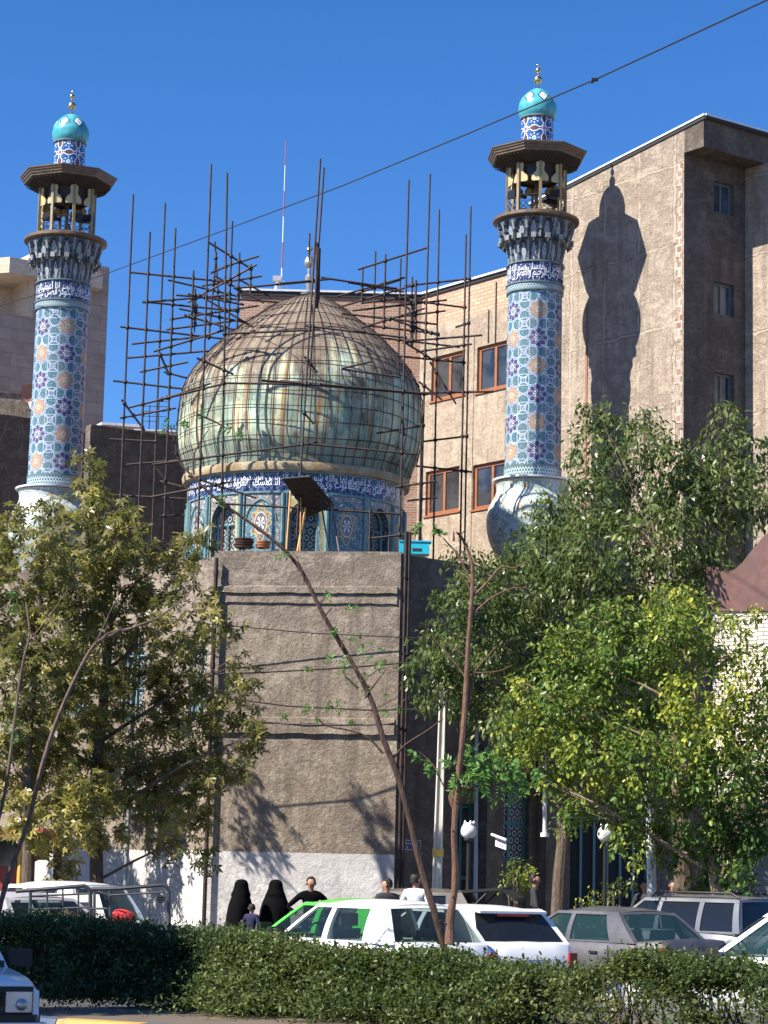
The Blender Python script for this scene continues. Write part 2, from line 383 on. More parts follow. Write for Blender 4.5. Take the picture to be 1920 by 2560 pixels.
def flora(name, ground, spr, med, petal, sc=1, mt=.13):
    def f():
        u, v, _ = xyz(coord('UV')); p = vec(u, v); n1 = noise(p, 5*sc, 2, dist=2.5); n2 = noise(p, 12*sc, 2, dist=1)
        vo = voro(p, 4.5*sc); ve = voro(p, 7*sc, 'DISTANCE_TO_EDGE')
        c = mixc(mapr(noise(p, 2, 2), .4, .6), ground, tuple(x*1.4 for x in ground))
        c = mixc(ab(n1-.5) < .02, c, spr); c = mixc(mapr(n2, .6, .64), c, petal); c = mixc(vo < mt, c, med); c = mixc(vo < mt*.5, c, petal); c = mixc(ab(vo-mt*1.5) < .02, c, spr)
        return {'Base Color': c}
    return mat(name, f, rough=.35, color=ground)
M_spandrel = flora('spandrel_tile', (.12, .125, .13), (.46, .42, .34), (.5, .32, .08), (.6, .62, .65), 1.6)
M_spandrely = flora('yellow_spandrel_tile', (.42, .33, .14), (.2, .3, .25), (.4, .1, .08), (.7, .68, .55), 1.6)
def panel_fn():
    u, v, _ = xyz(coord('UV')); p = vec(u, v); x = ab(u); y = ab(v-1.8)
    th = mth('ARCTAN2', y, x); r = ln(x*1.35, y*.8); c = mixc(mapr(noise(p, 3, 2), .4, .6), (.05, .13, .17), (.09, .2, .24))
    n2 = voro(p, 13); c = mixc(n2 < .25, c, (.42, .5, .52)); n1 = noise(p, 8, 2, dist=2); c = mixc(ab(n1-.5) < .014, c, (.3, .4, .4))
    rr = r-(.30+.05*mth('COSINE', th*8.0)); ge = mixc(mapr(noise(p, 18, 2), .5, .55), (.12, .12, .16), (.42, .28, .12))
    c = mixc(rr < 0.0, c, ge); c = mixc(ab(rr) < .02, c, (.5, .36, .15)); c = mixc((r < .14)*mapr(mth('COSINE', th*6.0), .1, .2), c, (.6, .65, .7))
    c = mixc(ab(r-.2) < .012, c, (.6, .6, .5)); return {'Base Color': c}
M_panel = mat('arabesque_tile', panel_fn, rough=.35, color=(.1, .2, .22))
def lattice_fn():
    u, v, _ = xyz(coord('UV')); gx = u*5.6; gy = v*5.6; row = mth('MODULO', mth('FLOOR', gy*1.1547)+100.0, 2.0)
    fx = fract(gx+row*.5)-.5; fy = fract(gy*1.1547)-.5; r = ln(fx, fy*.92)
    c = mixc(mapr(noise(vec(u, v), 1.2, 2), .4, .6), (.02, .026, .03), (.07, .08, .085)); e = mn(ab(r-.3), mn(ab(fx), 9.0)+((r < .3)*5.0))
    c = mixc(e < .055, c, (.42, .44, .42)); return {'Base Color': c}
M_lattice = mat('hexagon_lattice', lattice_fn, rough=.5, color=(.2, .2, .2))
def dome_fn():
    p = geo_world(); x, y, z = xyz(p); u, v, _ = xyz(coord('UV'))
    n1 = noise(p, .75, 5, .6); n2 = noise(p, 3.5, 6, .65); st = noise(vscale(vec(u, v), (5, .35, 1)), 1.3, 5, .65); st2 = noise(vscale(vec(u, v), (9, .25, 1)), 1.1, 3, .6)
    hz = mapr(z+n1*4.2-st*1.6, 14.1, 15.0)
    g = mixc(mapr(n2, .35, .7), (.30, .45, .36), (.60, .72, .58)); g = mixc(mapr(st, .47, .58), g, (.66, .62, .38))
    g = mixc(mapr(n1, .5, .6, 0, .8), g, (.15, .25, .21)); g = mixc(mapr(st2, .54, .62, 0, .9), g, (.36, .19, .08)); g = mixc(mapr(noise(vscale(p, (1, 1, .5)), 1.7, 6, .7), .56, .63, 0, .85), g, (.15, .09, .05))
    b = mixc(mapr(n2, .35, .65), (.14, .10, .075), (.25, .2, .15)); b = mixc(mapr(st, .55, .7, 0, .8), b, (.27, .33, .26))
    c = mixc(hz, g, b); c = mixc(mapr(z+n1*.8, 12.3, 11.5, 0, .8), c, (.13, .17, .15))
    seam = fract(u*5.0); sh = fract(v*2.1)
    c = mixc(seam < .05, c, (.09, .09, .07))
    c = mixc(mapr(noise(p, 12, 5, .7), .6, .75, 0, .6), c, (.12, .09, .06))
    h = n2*.5+mx(seam < .06, sh < .05)*-.8
    return {'Base Color': c, 'Normal': bump(h, .6, .03)}
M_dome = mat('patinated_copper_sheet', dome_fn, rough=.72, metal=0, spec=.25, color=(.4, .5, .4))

# ------------------------------------------------------------------ Arabic lettering (shaped to presentation forms)
AF = {'ا': (0xFE8D, 2), 'أ': (0xFE83, 2), 'إ': (0xFE87, 2), 'آ': (0xFE81, 2), 'ب': (0xFE8F, 4), 'ت': (0xFE95, 4), 'ث': (0xFE99, 4), 'ة': (0xFE93, 2), 'ج': (0xFE9D, 4), 'ح': (0xFEA1, 4), 'خ': (0xFEA5, 4),
      'د': (0xFEA9, 2), 'ذ': (0xFEAB, 2), 'ر': (0xFEAD, 2), 'ز': (0xFEAF, 2), 'س': (0xFEB1, 4), 'ش': (0xFEB5, 4), 'ص': (0xFEB9, 4), 'ض': (0xFEBD, 4), 'ط': (0xFEC1, 4), 'ظ': (0xFEC5, 4), 'ع': (0xFEC9, 4), 'غ': (0xFECD, 4),
      'ف': (0xFED1, 4), 'ق': (0xFED5, 4), 'ك': (0xFED9, 4), 'ل': (0xFEDD, 4), 'م': (0xFEE1, 4), 'ن': (0xFEE5, 4), 'ه': (0xFEE9, 4), 'و': (0xFEED, 2), 'ى': (0xFEEF, 2), 'ي': (0xFEF1, 4), 'ء': (0xFE80, 1)}
def shape(t):
    t = t.replace('لا', 'ﻻ'); out = []
    for i, ch in enumerate(t):
        pj = i > 0 and t[i-1] in AF and AF[t[i-1]][1] == 4
        if ch == 'ﻻ': out.append(chr(0xFEFC if pj else 0xFEFB)); continue
        if ch not in AF: out.append(ch); continue
        b, n = AF[ch]; nj = n == 4 and i+1 < len(t) and (t[i+1] in AF and AF[t[i+1]][1] > 1 or t[i+1] == 'ﻻ')
        out.append(chr(b+(3 if pj and nj else 2 if nj else 1 if pj and n > 1 else 0)))
    return ''.join(reversed(out))
def text_mesh(t, bold=.012):
    cu = bpy.data.curves.new('tmp', 'FONT'); cu.body = t; cu.size = 1; cu.resolution_u = 3; cu.offset = bold
    o = bpy.data.objects.new('tmp', cu); COL.objects.link(o); dg = bpy.context.evaluated_depsgraph_get(); dg.update()
    me = bpy.data.meshes.new_from_object(o.evaluated_get(dg)); bpy.data.objects.remove(o); bpy.data.curves.remove(cu)
    bm = bmesh.new(); bm.from_mesh(me); bpy.data.meshes.remove(me); return bm
def ring_text(name, t, c, R, z0, h, a0, a1, m_, parent, rows=((0, .7, 0), (.3, .7, .4)), rep=1):
    """letters bent round a cylinder between the angles a0 (right, seen from outside) and a1"""
    mb = MB(); st = shape(t); W = R*abs(a1-a0)
    ws = t.split(' ')
    for zb, hh, sh in rows:
        k_ = int(len(ws)*sh); st = shape(' '.join(ws[k_:]+ws[:k_])); bm = text_mesh(st, .008); xs = [v.co.x for v in bm.verts]
        if not xs: bm.free(); continue
        x0, x1 = min(xs), max(xs); ys = [v.co.y for v in bm.verts]; y0, y1 = min(ys), max(ys)
        for v in bm.verts: v.co.x = (v.co.x-x0)/(x1-x0)*W; v.co.y = (v.co.y-y0)/(y1-y0)
        k = int(W/.09)
        for i in range(1, k):
            g = bm.verts[:]+bm.edges[:]+bm.faces[:]
            bmesh.ops.bisect_plane(bm, geom=g, plane_co=(W*i/k, 0, 0), plane_no=(1, 0, 0))
        bm.verts.index_update()
        def P(v):
            x = (v.co.x/W+sh) % 1.0 if False else v.co.x/W
            a = a0+(a1-a0)*x; rr = R+.012
            return (c[0]+rr*math.cos(a), c[1]+rr*math.sin(a), z0+h*(zb+v.co.y*hh))
        n = mb.add([P(v) for v in bm.verts])
        for f in bm.faces: mb.face([n+v.index for v in f.verts])
        bm.free()
    return mb.build(name, m_, parent)
def plane_text(mb, t, org, ux, uy, w_, h_, arabic=True, bold=.01):
    bm = text_mesh(shape(t) if arabic else t, bold); xs = [v.co.x for v in bm.verts]; ys = [v.co.y for v in bm.verts]; bm.verts.index_update()
    x0, x1, y0, y1 = min(xs), max(xs), min(ys), max(ys); ux, uy, org = Vector(ux), Vector(uy), Vector(org)
    n = mb.add([org+ux*((v.co.x-x0)/(x1-x0)*w_)+uy*((v.co.y-y0)/(y1-y0)*h_) for v in bm.verts])
    for f in bm.faces: mb.face([n+v.index for v in f.verts])
    bm.free()

# ------------------------------------------------------------------ ground
def road_fn():
    p = geo_world(); n = noise(p, 1.2, 6); return {'Base Color': mixc(mapr(n, .3, .7), (.04, .04, .042), (.075, .073, .07)), 'Normal': bump(noise(p, 60, 3), .4, .01)}
M_asph = mat('asphalt', road_fn, rough=.9)
M_paving = bricks('pavement_slabs', (.2, .185, .17), (.25, .235, .215), (.11, .1, .095), .4, .4, .012, .4)
g = MB(); g.poly([(-1500, -300, 0), (1500, -300, 0), (1500, 2500, 0), (-1500, 2500, 0)]); tag(g.build('ground', flat('bare_earth', (.17, .14, .11), .95, sc=.5)), kind='structure')
g = MB(); g.poly([(-60, 18, .004), (40, 2, .004), (60, 30, .004), (10, 42.5, .004), (-45, 110, .004)]); tag(g.build('road', M_asph), kind='structure')
g = MB(); g.prism([(-45, 108, .0), (-7.0, 46, .0), (-3.5, 43.2, .0), (3, 43.0, .0), (14, 49, 0), (45, 70, 0), (45, 110, 0)], (0, 0, .14)); tag(g.build('pavement', M_paving), kind='structure')

# ------------------------------------------------------------------ mosque
MQ = thing('mosque', (-3, 52, 0), 'mud-plastered corner mosque with a patinated green copper onion dome on a tiled drum', 'mosque')
pL = at(537, 1378, 49.4); pR = at(1003, 1378, 48.9); ZT = (pL.z+pR.z)/2
dirL = Vector((-2.29, 2.4, 0)).normalized(); dirR = Vector((.75, .66, 0)).normalized()
cFL = Vector((pL.x, pL.y, 0)); cFR = Vector((pR.x, pR.y, 0)); LL = 13.0; LR = 15
pLe = cFL+dirL*LL; pRe = cFR+dirR*LR
zL = at(533, 1392, 49.4).z
mb = MB(); zw = at(760, 2132, 49.1).z
wall(mb, cFL, cFR, zw, ZT, back=False); mb.m = 1; wall(mb, cFL-Vector((0, .0, 0)), cFR, 0, zw, back=False); mb.build('front_wall', [M_plaster, M_white], MQ)
def Lpos(x):    # distance along left facade for an image column
    k = (x-960)/FPX; return (cFL.x-k*cFL.y)/(k*dirL.y-dirL.x)
def Rpos(x):
    k = (x-960)/FPX; return (cFR.x-k*cFR.y)/(k*dirR.y-dirR.x)
# left facade: arched windows as recessed bays
mb = MB(); wl = [(Lpos(526), Lpos(482)), (Lpos(372), Lpos(318)), (Lpos(236), Lpos(170))]
zb, zs, za = at(500, 1800, 50).z, at(500, 1630, 50).z, at(500, 1555, 50).z
hs = [(LL-b, LL-a, zb, za) for a, b in wl]
wall(mb, pLe, cFL, zw, zL, hs, th=.3, rev=.16); mb.m = 1; wall(mb, pLe, cFL, 0, zw, th=.3, back=False)
mb.build('side_wall', [M_plaster, M_white], MQ)
nL = Vector((-dirL.y, dirL.x, 0)); nL = nL if nL.y < 0 else -nL
for a, b in wl:
    c = cFL+dirL*((a+b)/2); hw = abs(b-a)/2; t = -dirL
    P = lambda x, z, d: c+t*x+nL*d+Vector((0, 0, z))
    w_ = MB(); arc = [(-hw, zs)]+[(-hw+hw*k/5*1.0, zs+(za-.03-zs)*math.sin(PI/2*(k/5)**.8)) for k in range(1, 6)]
    arc = arc+[(-x, z) for x, z in reversed(arc[:-1])]
    for k in range(len(arc)-1):
        (x0, z0), (x1, z1) = arc[k], arc[k+1]; w_.poly([P(x0, z0, -.002), P(x1, z1, -.002), P(x1, za, -.002), P(x0, za, -.002)]); w_.poly([P(x0, z0, -.002), P(x1, z1, -.002), P(x1, z1, -.15), P(x0, z0, -.15)])
    w_.build('arch_spandrel', M_plaster, MQ)
    w_ = MB()
    for x in (-hw+.04, 0, hw-.04): w_.tube([P(x, zb, -.1), P(x, za-.1 if x == 0 else zs, -.1)], .03, 4)
    w_.tube([P(x, z, -.1) for x, z in arc], .03, 4); w_.tube([P(-hw, zs, -.1), P(hw, zs, -.1)], .03, 4); w_.tube([P(-hw, (zb+zs)/2, -.1), P(hw, (zb+zs)/2, -.1)], .02, 4)
    fr = w_.build('window', M_tealcol, MQ); w_ = MB(); w_.poly([P(-hw, zb, -.14), P(hw, zb, -.14), P(hw, za, -.14), P(-hw, za, -.14)]); w_.build('pane', M_lattice, fr)
# right facade (shade painted in with dark cement) with teal lattice window, doors and entrance
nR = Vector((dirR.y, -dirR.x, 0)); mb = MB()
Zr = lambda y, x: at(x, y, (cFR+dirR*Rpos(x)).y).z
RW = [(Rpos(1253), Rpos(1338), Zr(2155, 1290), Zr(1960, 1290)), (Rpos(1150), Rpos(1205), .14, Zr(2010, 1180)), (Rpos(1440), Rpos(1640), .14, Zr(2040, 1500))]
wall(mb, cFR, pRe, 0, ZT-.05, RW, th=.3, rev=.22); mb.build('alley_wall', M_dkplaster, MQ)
P = lambda a, z, d: cFR+dirR*a+nR*d+Vector((0, 0, z))
def framed(a0, a1, z0, z1, name, mfr, mp, nv=1, nh=1, dep=-.12, th=.04, parent=MQ, PP=None):
    PP = PP or P; f = MB(); r_ = th
    for i in range(nv+2):
        a = a0+r_+(a1-a0-2*r_)*i/(nv+1); f.prism([PP(a-r_, z0, dep), PP(a+r_, z0, dep), PP(a+r_, z1, dep), PP(a-r_, z1, dep)], PP(0, 0, -.05)-PP(0, 0, 0))
    for i in range(nh+2):
        z = z0+r_+(z1-z0-2*r_)*i/(nh+1); f.prism([PP(a0, z-r_, dep+.002), PP(a1, z-r_, dep+.002), PP(a1, z+r_, dep+.002), PP(a0, z+r_, dep+.002)], PP(0, 0, -.05)-PP(0, 0, 0))
    fo = f.build(name, mfr, parent); g_ = MB(); g_.poly([PP(a0, z0, dep-.03), PP(a1, z0, dep-.03), PP(a1, z1, dep-.03), PP(a0, z1, dep-.03)]); g_.build('pane', mp, fo); return fo
framed(*RW[0], 'window', M_teal, M_lattice, 1, 1); framed(*RW[1], 'door', M_teal, M_win, 1, 1); framed(*RW[2], 'entrance', M_teal, flat('interior_shade', (.008, .008, .009), .9), 5, 0)  # entrance pane: shade of the deep interior painted as a near-black sheet
f = MB(); a0 = Rpos(1208); f.prism([P(a0, 0, .02), P(a0+.5, 0, .02), P(a0+.5, Zr(1600, 1230), .02), P(a0, Zr(1600, 1230), .02)], nR*.3); f.prism([P(Rpos(1355), 0, .02), P(Rpos(1400), 0, .02), P(Rpos(1400), Zr(1700, 1370), .02), P(Rpos(1355), Zr(1700, 1370), .02)], nR*.3)
f.build('pier', M_dkplaster, MQ)
f = MB(); f.prism([P(Rpos(1180), Zr(1930, 1250), .02), P(Rpos(1720), Zr(1930, 1250), .02), P(Rpos(1720), Zr(1915, 1250), .02), P(Rpos(1180), Zr(1915, 1250), .02)], nR*.5); f.build('ledge', M_dkplaster, MQ)
# string courses on front wall
tF = (cFR-cFL).normalized(); nF = Vector((tF.y, -tF.x, 0)); WF = (cFR-cFL).length
for ys_, pr, in (((1467, 1482), .07), ((1484.5, 1507), .035), ((1795, 1808), .035), ((1811, 1834), .07)):
    z1, z0 = at(760, ys_[0], 49.1).z, at(760, ys_[1], 49.1).z; f = MB(); n = 26
    ps = [(WF*.01+WF*.975*i/n, random.uniform(-.012, .012), random.uniform(-.012, .012)) for i in range(n+1)]
    Q = lambda a, z, d: cFL+tF*a+nF*d+Vector((0, 0, z))
    for i in range(n):
        (a, l, h), (b, l2, h2) = ps[i], ps[i+1]
        f.poly([Q(a, z0+l, pr), Q(b, z0+l2, pr), Q(b, z1+h2, pr-.01), Q(a, z1+h, pr-.01)]); f.poly([Q(a, z1+h, pr-.01), Q(b, z1+h2, pr-.01), Q(b, z1+h2+.03, -.01), Q(a, z1+h+.03, -.01)]); f.poly([Q(b, z0+l2, pr), Q(a, z0+l, pr), Q(a, z0+l, -.01), Q(b, z0+l2, -.01)])
    f.poly([Q(ps[0][0], z0, pr), Q(ps[0][0], z1, pr), Q(ps[0][0], z1, -.01), Q(ps[0][0], z0, -.01)])
    f.build('string_course', M_plaster, MQ)
for x_, off, rr in ((538, -.03, .045), (1012, .05, .05), (1021, .14, .035)):
    q = at(x_, 1500, 49.0 if x_ > 900 else 49.3); f = MB(); top = at(x_, 1395 if x_ < 900 else 1330, q.y).z
    f.tube([(q.x, q.y-.035, .15), (q.x, q.y-.035, top)], rr, 8)
    for z in (2, 4, 6, 8): f.tube([(q.x, q.y-.035, z), (q.x, q.y-.035, z+.12)], rr*1.25, 8)
    f.build('drain_pipe', M_rust, MQ)
f = MB(); f.poly([cFL+Vector((0, 0.2, ZT-.35)), cFR+Vector((0, .2, ZT-.35)), pRe+Vector((0, 0, ZT-.35)), pRe+Vector((-8, 14, ZT-.35)), pLe+Vector((9, 12, ZT-.35)), pLe+Vector((0, 0, ZT-.35))])
f.build('roof', M_dkplaster, MQ)
# drum and dome -----------------------------------------------------
YD = 55.0; DC = at(744, 1100, YD); DC = Vector((DC.x, YD, 0)); zd = lambda y: at(744, y, YD).z
SH = .0
prof_px = [(281, 1203), (285, 1182), (302, 1140), (308, 1089), (307, 1034), (301, 983), (281, 942), (258, 911), (234, 885), (200, 852), (170, 828), (122, 794), (86, 768), (42, 747), (10, 738)]
S_ = FPX/YD
pp = [(r/S_, zd(y)) for r, y in prof_px]
def spline(pts, k=4):
    out = []
    for i in range(len(pts)-1):
        p0, p1, p2, p3 = pts[max(i-1, 0)], pts[i], pts[i+1], pts[min(i+2, len(pts)-1)]
        for j in range(k):
            t = j/k; out.append(tuple(.5*((2*p1[d])+(-p0[d]+p2[d])*t+(2*p0[d]-5*p1[d]+4*p2[d]-p3[d])*t*t+(-p0[d]+3*p1[d]-3*p2[d]+p3[d])*t**3) for d in range(len(pts[0]))))
    out.append(pts[-1]); return out
prof = spline(pp, 3); zb0 = prof[0][1]
lean = .035
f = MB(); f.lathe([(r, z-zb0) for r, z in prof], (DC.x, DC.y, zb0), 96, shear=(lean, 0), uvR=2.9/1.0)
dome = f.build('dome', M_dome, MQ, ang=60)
f = MB()   # raised standing seams and wire hoops
for k in range(60):
    a = 2*PI*k/60+.02; jit = random.uniform(-.01, .01)
    f.tube([(DC.x+lean*(z-zb0)+(r+.035)*math.cos(a+jit), DC.y+(r+.035)*math.sin(a+jit), z) for r, z in prof[::2]], .009, 4, cap=False)
for z in [zb0+.2+.36*i for i in range(12)]:
    rr = np.interp(z, [p[1] for p in prof], [p[0] for p in prof])+.05; n = 64
    f.tube([(DC.x+lean*(z-zb0)+rr*math.cos(2*PI*i/n), DC.y+rr*math.sin(2*PI*i/n), z+.03*math.sin(5*i*2*PI/n+z)) for i in range(n+1)], .009, 4, cap=False)
f.build('wire_mesh', M_rust, dome)
f = MB(); q = (DC.x+lean*(pp[-1][1]-zb0), DC.y, pp[-1][1]-.03); zz = lambda y: at(770, y, YD).z-q[2]
f.lathe([(.17, zz(742)), (.2, zz(734)), (.05, zz(731)), (.06, zz(722)), (.1, zz(700)), (.11, zz(693)), (.05, zz(686)), (.05, zz(672)), (.13, zz(662)), (.135, zz(654)), (.09, zz(645)), (.035, zz(638)), (.035, zz(630)), (.085, zz(625)), (.07, zz(620)), (.012, zz(614)), (.01, zz(583))], q, 20)
f.build('finial', M_silver, dome)
RD = 2.60; ztop = zb0-.02
f = MB(); f.lathe([(RD+.02, -.20), (RD+.12, -.17), (RD+.15, -.04), (RD+.13, .02), (RD-.1, .06)], (DC.x, DC.y, ztop), 96); f.build('cornice', plaster('ochre_cornice', (.42, .33, .2), (.3, .2, .11), (.5, .45, .34), bmp=.5), MQ)
zi1 = ztop-.19; zi0 = zi1-.46
f = MB(); f.lathe([(RD, 0), (RD, zi1-zi0)], (DC.x, DC.y, zi0), 96, uvR=RD); band = f.build('inscription_band', M_navy, MQ)
AY = 'قد تبين الرشد من الغي فمن يكفر بالطاغوت ويؤمن بالله فقد استمسك بالعروة الوثقى لا انفصام لها والله سميع عليم'
ring_text('lettering', AY, (DC.x, DC.y), RD, zi0+.02, .42, R_(-90-88), R_(-90+88), M_whiteglaze, band, rows=((0, .7, 0), (.3, .7, .5)))
for zc in (zi0-.03, zi1-.01): f = MB(); f.lathe([(RD+.0, -.03), (RD+.035, -.02), (RD+.035, .02), (RD, .03)], (DC.x, DC.y, zc), 96); f.build('moulding', M_tealcol, MQ)
zlo = ZT-.7; zhi = zi0-.06; NB = 16; bw = 2*PI/NB
f = MB(); win = []; colm = MB()
def DP(a, z, r=RD): return (DC.x+r*math.cos(a), DC.y+r*math.sin(a), z)
for k in range(NB):
    ac = R_(-90)+R_(7)+k*bw; iswin = k % 2 == 0; e0, e1 = ac-bw/2, ac+bw/2
    colm.tube([DP(e0, zlo, RD+.03), DP(e0, zhi, RD+.03)], .055, 8); colm.tube([DP(e0+.035, zlo, RD+.02), DP(e0+.035, zhi, RD+.02)], .025, 6)
    hw = bw*.36; zsp = zhi-.62; zap = zhi-.13
    n = 7; arc = [(-(1.5*hw*math.cos(i/n*1.2310)-.5*hw), zsp+(zap-zsp)*math.sin(i/n*1.2310)/.9428) for i in range(n+1)]
    arc += [(-x, z) for x, z in reversed(arc[:-1])]
    def quad(a, z0, b, z1, r, uvs=None, zt0=None, zt1=None):
        f.poly([DP(ac+a, z0, r), DP(ac+b, z1, r), DP(ac+b, zt1, r), DP(ac+a, zt0, r)], [(a*RD, z0-zlo), (b*RD, z1-zlo), (b*RD, zt1-zlo), (a*RD, zt0-zlo)])
    f.m = 1 if k % 4 else 2
    for i in range(len(arc)-1): quad(arc[i][0], arc[i][1], arc[i+1][0], arc[i+1][1], RD, None, zhi, zhi)
    f.m = 1 if not iswin else 2
    for s_ in (-1, 1):
        a, b = sorted((s_*bw/2, s_*hw)); quad(a, zlo, b, zlo, RD, None, zhi, zhi)
    if not iswin:
        f.m = 0; m_ = 6
        for i in range(len(arc)-1): quad(arc[i][0], zlo, arc[i+1][0], zlo, RD-.002, None, arc[i][1], arc[i+1][1])
        colm.tube([DP(ac+a, z, RD+.008) for a, z in arc], .018, 5)
    else:
        full = [(-hw, zlo)]+arc+[(hw, zlo)]; f.m = 3
        for i in range(len(full)-1):
            (a, z0), (b, z1) = full[i], full[i+1]; f.poly([DP(ac+a, z0), DP(ac+b, z1), DP(ac+b*.97, z1, RD-.28), DP(ac+a*.97, z0, RD-.28)])
        wf = MB(); rr = RD-.2; full2 = [(a*.94, z-.02) for a, z in full]
        wf.tube([DP(ac+a, z, rr) for a, z in full2], .035, 5)
        wf.tube([DP(ac-hw*.94, zsp-.05, rr), DP(ac+hw*.94, zsp-.05, rr)], .035, 5); wf.tube([DP(ac, zlo, rr), DP(ac, zsp, rr)], .025, 5)
        wo = wf.build('drum_window', M_tealcol, MQ); pg = MB()
        for i in range(len(arc)-1):
            pg.poly([DP(ac+arc[i][0], zlo, rr-.05), DP(ac+arc[i+1][0], zlo, rr-.05), DP(ac+arc[i+1][0], arc[i+1][1], rr-.05), DP(ac+arc[i][0], arc[i][1], rr-.05)], [(arc[i][0]*RD, zlo), (arc[i+1][0]*RD, zlo), (arc[i+1][0]*RD, arc[i+1][1]), (arc[i][0]*RD, arc[i][1])])
        pg.build('lattice', M_lattice, wo)
f.build('drum', [M_panel, M_spandrel, M_spandrely, flora('dark_reveal_tile', (.02, .045, .07), (.2, .25, .28), (.15, .2, .2), (.3, .33, .35), 1)], MQ); colm.build('corner_colonnette', M_tealcol, MQ)

# ------------------------------------------------------------------ minarets
YM = 58.2; MX = at(1338, 700, YM).x; zm = lambda y: at(1338, y, YM).z; pxm = FPX/YM
def fluted(mb, c, prof, n, dep):
    """corbel tier: niches cut between brackets"""
    sub = 8
    def rf(a, z, r):
        f_ = ((a*n/(2*PI)) % 1)-.5; t = (z-prof[0][1])/(prof[-1][1]-prof[0][1]); wd = .40*(1-max(0, t-.35)/.65)**.7 if t < 1 else 0
        return r-(dep if abs(f_) < wd else 0)
    pr = []
    for i in range(13):
        z = prof[0][1]+(prof[-1][1]-prof[0][1])*i/12; pr.append((float(np.interp(z, [p[1] for p in prof], [p[0] for p in prof])), z))
    L = pr[-1][1]-pr[0][1]
    mb.lathe(pr, c, n*sub, rfun=rf, smooth=False, uvR=n/(2*PI), vscale=1/L)
def make_minaret(loc, label, rot):
    T = thing('minaret', loc, label, 'minaret', 'pair of tiled minarets'); T.rotation_euler.z = rot
    zo = loc[2]; Z = lambda y: zm(y)-zo; O = (0, 0, 0)
    cell = .7*2*PI/6
    f = MB(); f.lathe([(.72, Z(1174)), (.705, Z(900)), (.70, Z(738))], O, 64, uscale=1/cell, vscale=1/cell, uvR=6*cell/(2*PI)); f.build('shaft', M_shaft, T, True)
    f = MB(); ci = 2*PI*.7/30
    for y0, y1, r in ((1198, 1176, .735), (736, 722, .74)): f = MB(); f.lathe([(r, Z(y0)), (r, Z(y1))], O, 64, uvR=30/(2*PI), vscale=1/(Z(y1)-Z(y0))); f.build('border_band', M_braid, T, True)
    for y, r in ((1201, .755), (1174, .735), (738, .735), (720, .755), (669, .755)): f = MB(); f.lathe([(r-.03, Z(y)-.03), (r+.01, Z(y)-.02), (r+.01, Z(y)+.02), (r-.03, Z(y)+.03)], O, 48); f.build('moulding', M_greenband, T, True)
    f = MB(); f.lathe([(.72, Z(718)), (.72, Z(670))], O, 64, uvR=.72); b_ = f.build('inscription_band', M_navy, T, True)
    txt = 'إنا أعطيناك الكوثر فصل لربك وانحر' if 'left' in label else 'بسم الله الرحمن الرحيم والعصر إن الإنسان'
    o = ring_text('lettering', txt, (0, 0), .72, Z(717), Z(671)-Z(717), R_(-90-95)-rot, R_(-90+95)-rot, M_whiteglaze, None, rows=((0, .7, 0), (.32, .68, .5))); o.parent = b_
    f = MB(); fluted(f, O, [(.70, Z(666)), (.78, Z(616))], 16, .05); f.build('lower_corbel', M_muq, T, True)
    f = MB(); fluted(f, O, [(.90, Z(614)), (1.02, Z(566))], 16, .09)
    f.lathe([(.76, Z(617)), (.91, Z(614))], O, 48)
    for k in range(16):
        a = 2*PI*(k+.5)/16+PI/16*0; f.box((.93*math.cos(a), .93*math.sin(a), Z(611)), (.1, .12, .13), a)
        f.tube([(.9*math.cos(a), .9*math.sin(a), Z(616)), (.88*math.cos(a), .88*math.sin(a), Z(624))], [.05, .015], 6)
    f.build('upper_corbel', M_muq, T, True)
    f = MB(); f.lathe([(.9, Z(566)), (1.08, Z(563)), (1.12, Z(560)), (1.12, Z(553)), (1.08, Z(551)), (.1, Z(550))], O, 64); f.build('balcony_floor', M_bronze, T, True)
    # lantern: eight posts, brackets, railing
    zf = Z(551); zt = Z(424); rp = .76
    for k in range(8):
        a = 2*PI*k/8; p = Vector((rp*math.cos(a), rp*math.sin(a), 0)); nx = Vector((rp*math.cos(a+PI/4), rp*math.sin(a+PI/4), 0)); t = (nx-p).normalized(); nn = Vector((math.cos(a), math.sin(a), 0))
        f = MB(); f.box((p.x, p.y, (zf+zt)/2), (.075, .07, zt-zf), a); f.build('post', M_post, T, True)
        f = MB(); H = zt-zf
        for s_, base, dr in ((1, p, t), (-1, p, (Vector((rp*math.cos(a-PI/4), rp*math.sin(a-PI/4), 0))-p).normalized())):
            pts = [(.04, 1), (.11, .99), (.12, .93), (.1, .87), (.12, .81), (.19, .77), (.235, .72), (.24, .67), (.22, .635), (.17, .63), (.04, .63)]
            f.prism([base+dr*x+Vector((0, 0, zf+H*z)) for x, z in pts], nn*-.03)
        f.build('bracket', M_creampaint, T, True)
        f = MB(); ztop_ = zf+H*.39; q0, q1 = p+t*.05, nx-t*.05
        for z in (zf+.06, ztop_-.03): f.tube([q0+Vector((0, 0, z)), q1+Vector((0, 0, z))], .013, 5)
        L_ = (q1-q0).length; n1 = 3; r_ = L_/n1/2*.93
        for i in range(n1):
            for j in range(2):
                c = q0+t*(L_*(i+.5)/n1)+Vector((0, 0, zf+.06+r_+j*r_*2.0)); f.tube([c+t*(r_*math.cos(b*PI/3))+Vector((0, 0, r_*math.sin(b*PI/3))) for b in range(7)], .009, 4)
        f.build('railing', M_iron, T, True)
    f = MB(); f.lathe([(.58, zt-.34), (.6, zt-.3), (.62, zt+.02)], O, 8, smooth=False); f.lathe([(.01, zt-.26), (.58, zt-.26)], O, 8, smooth=False); f.build('lantern_ceiling', M_soffit, T, True)
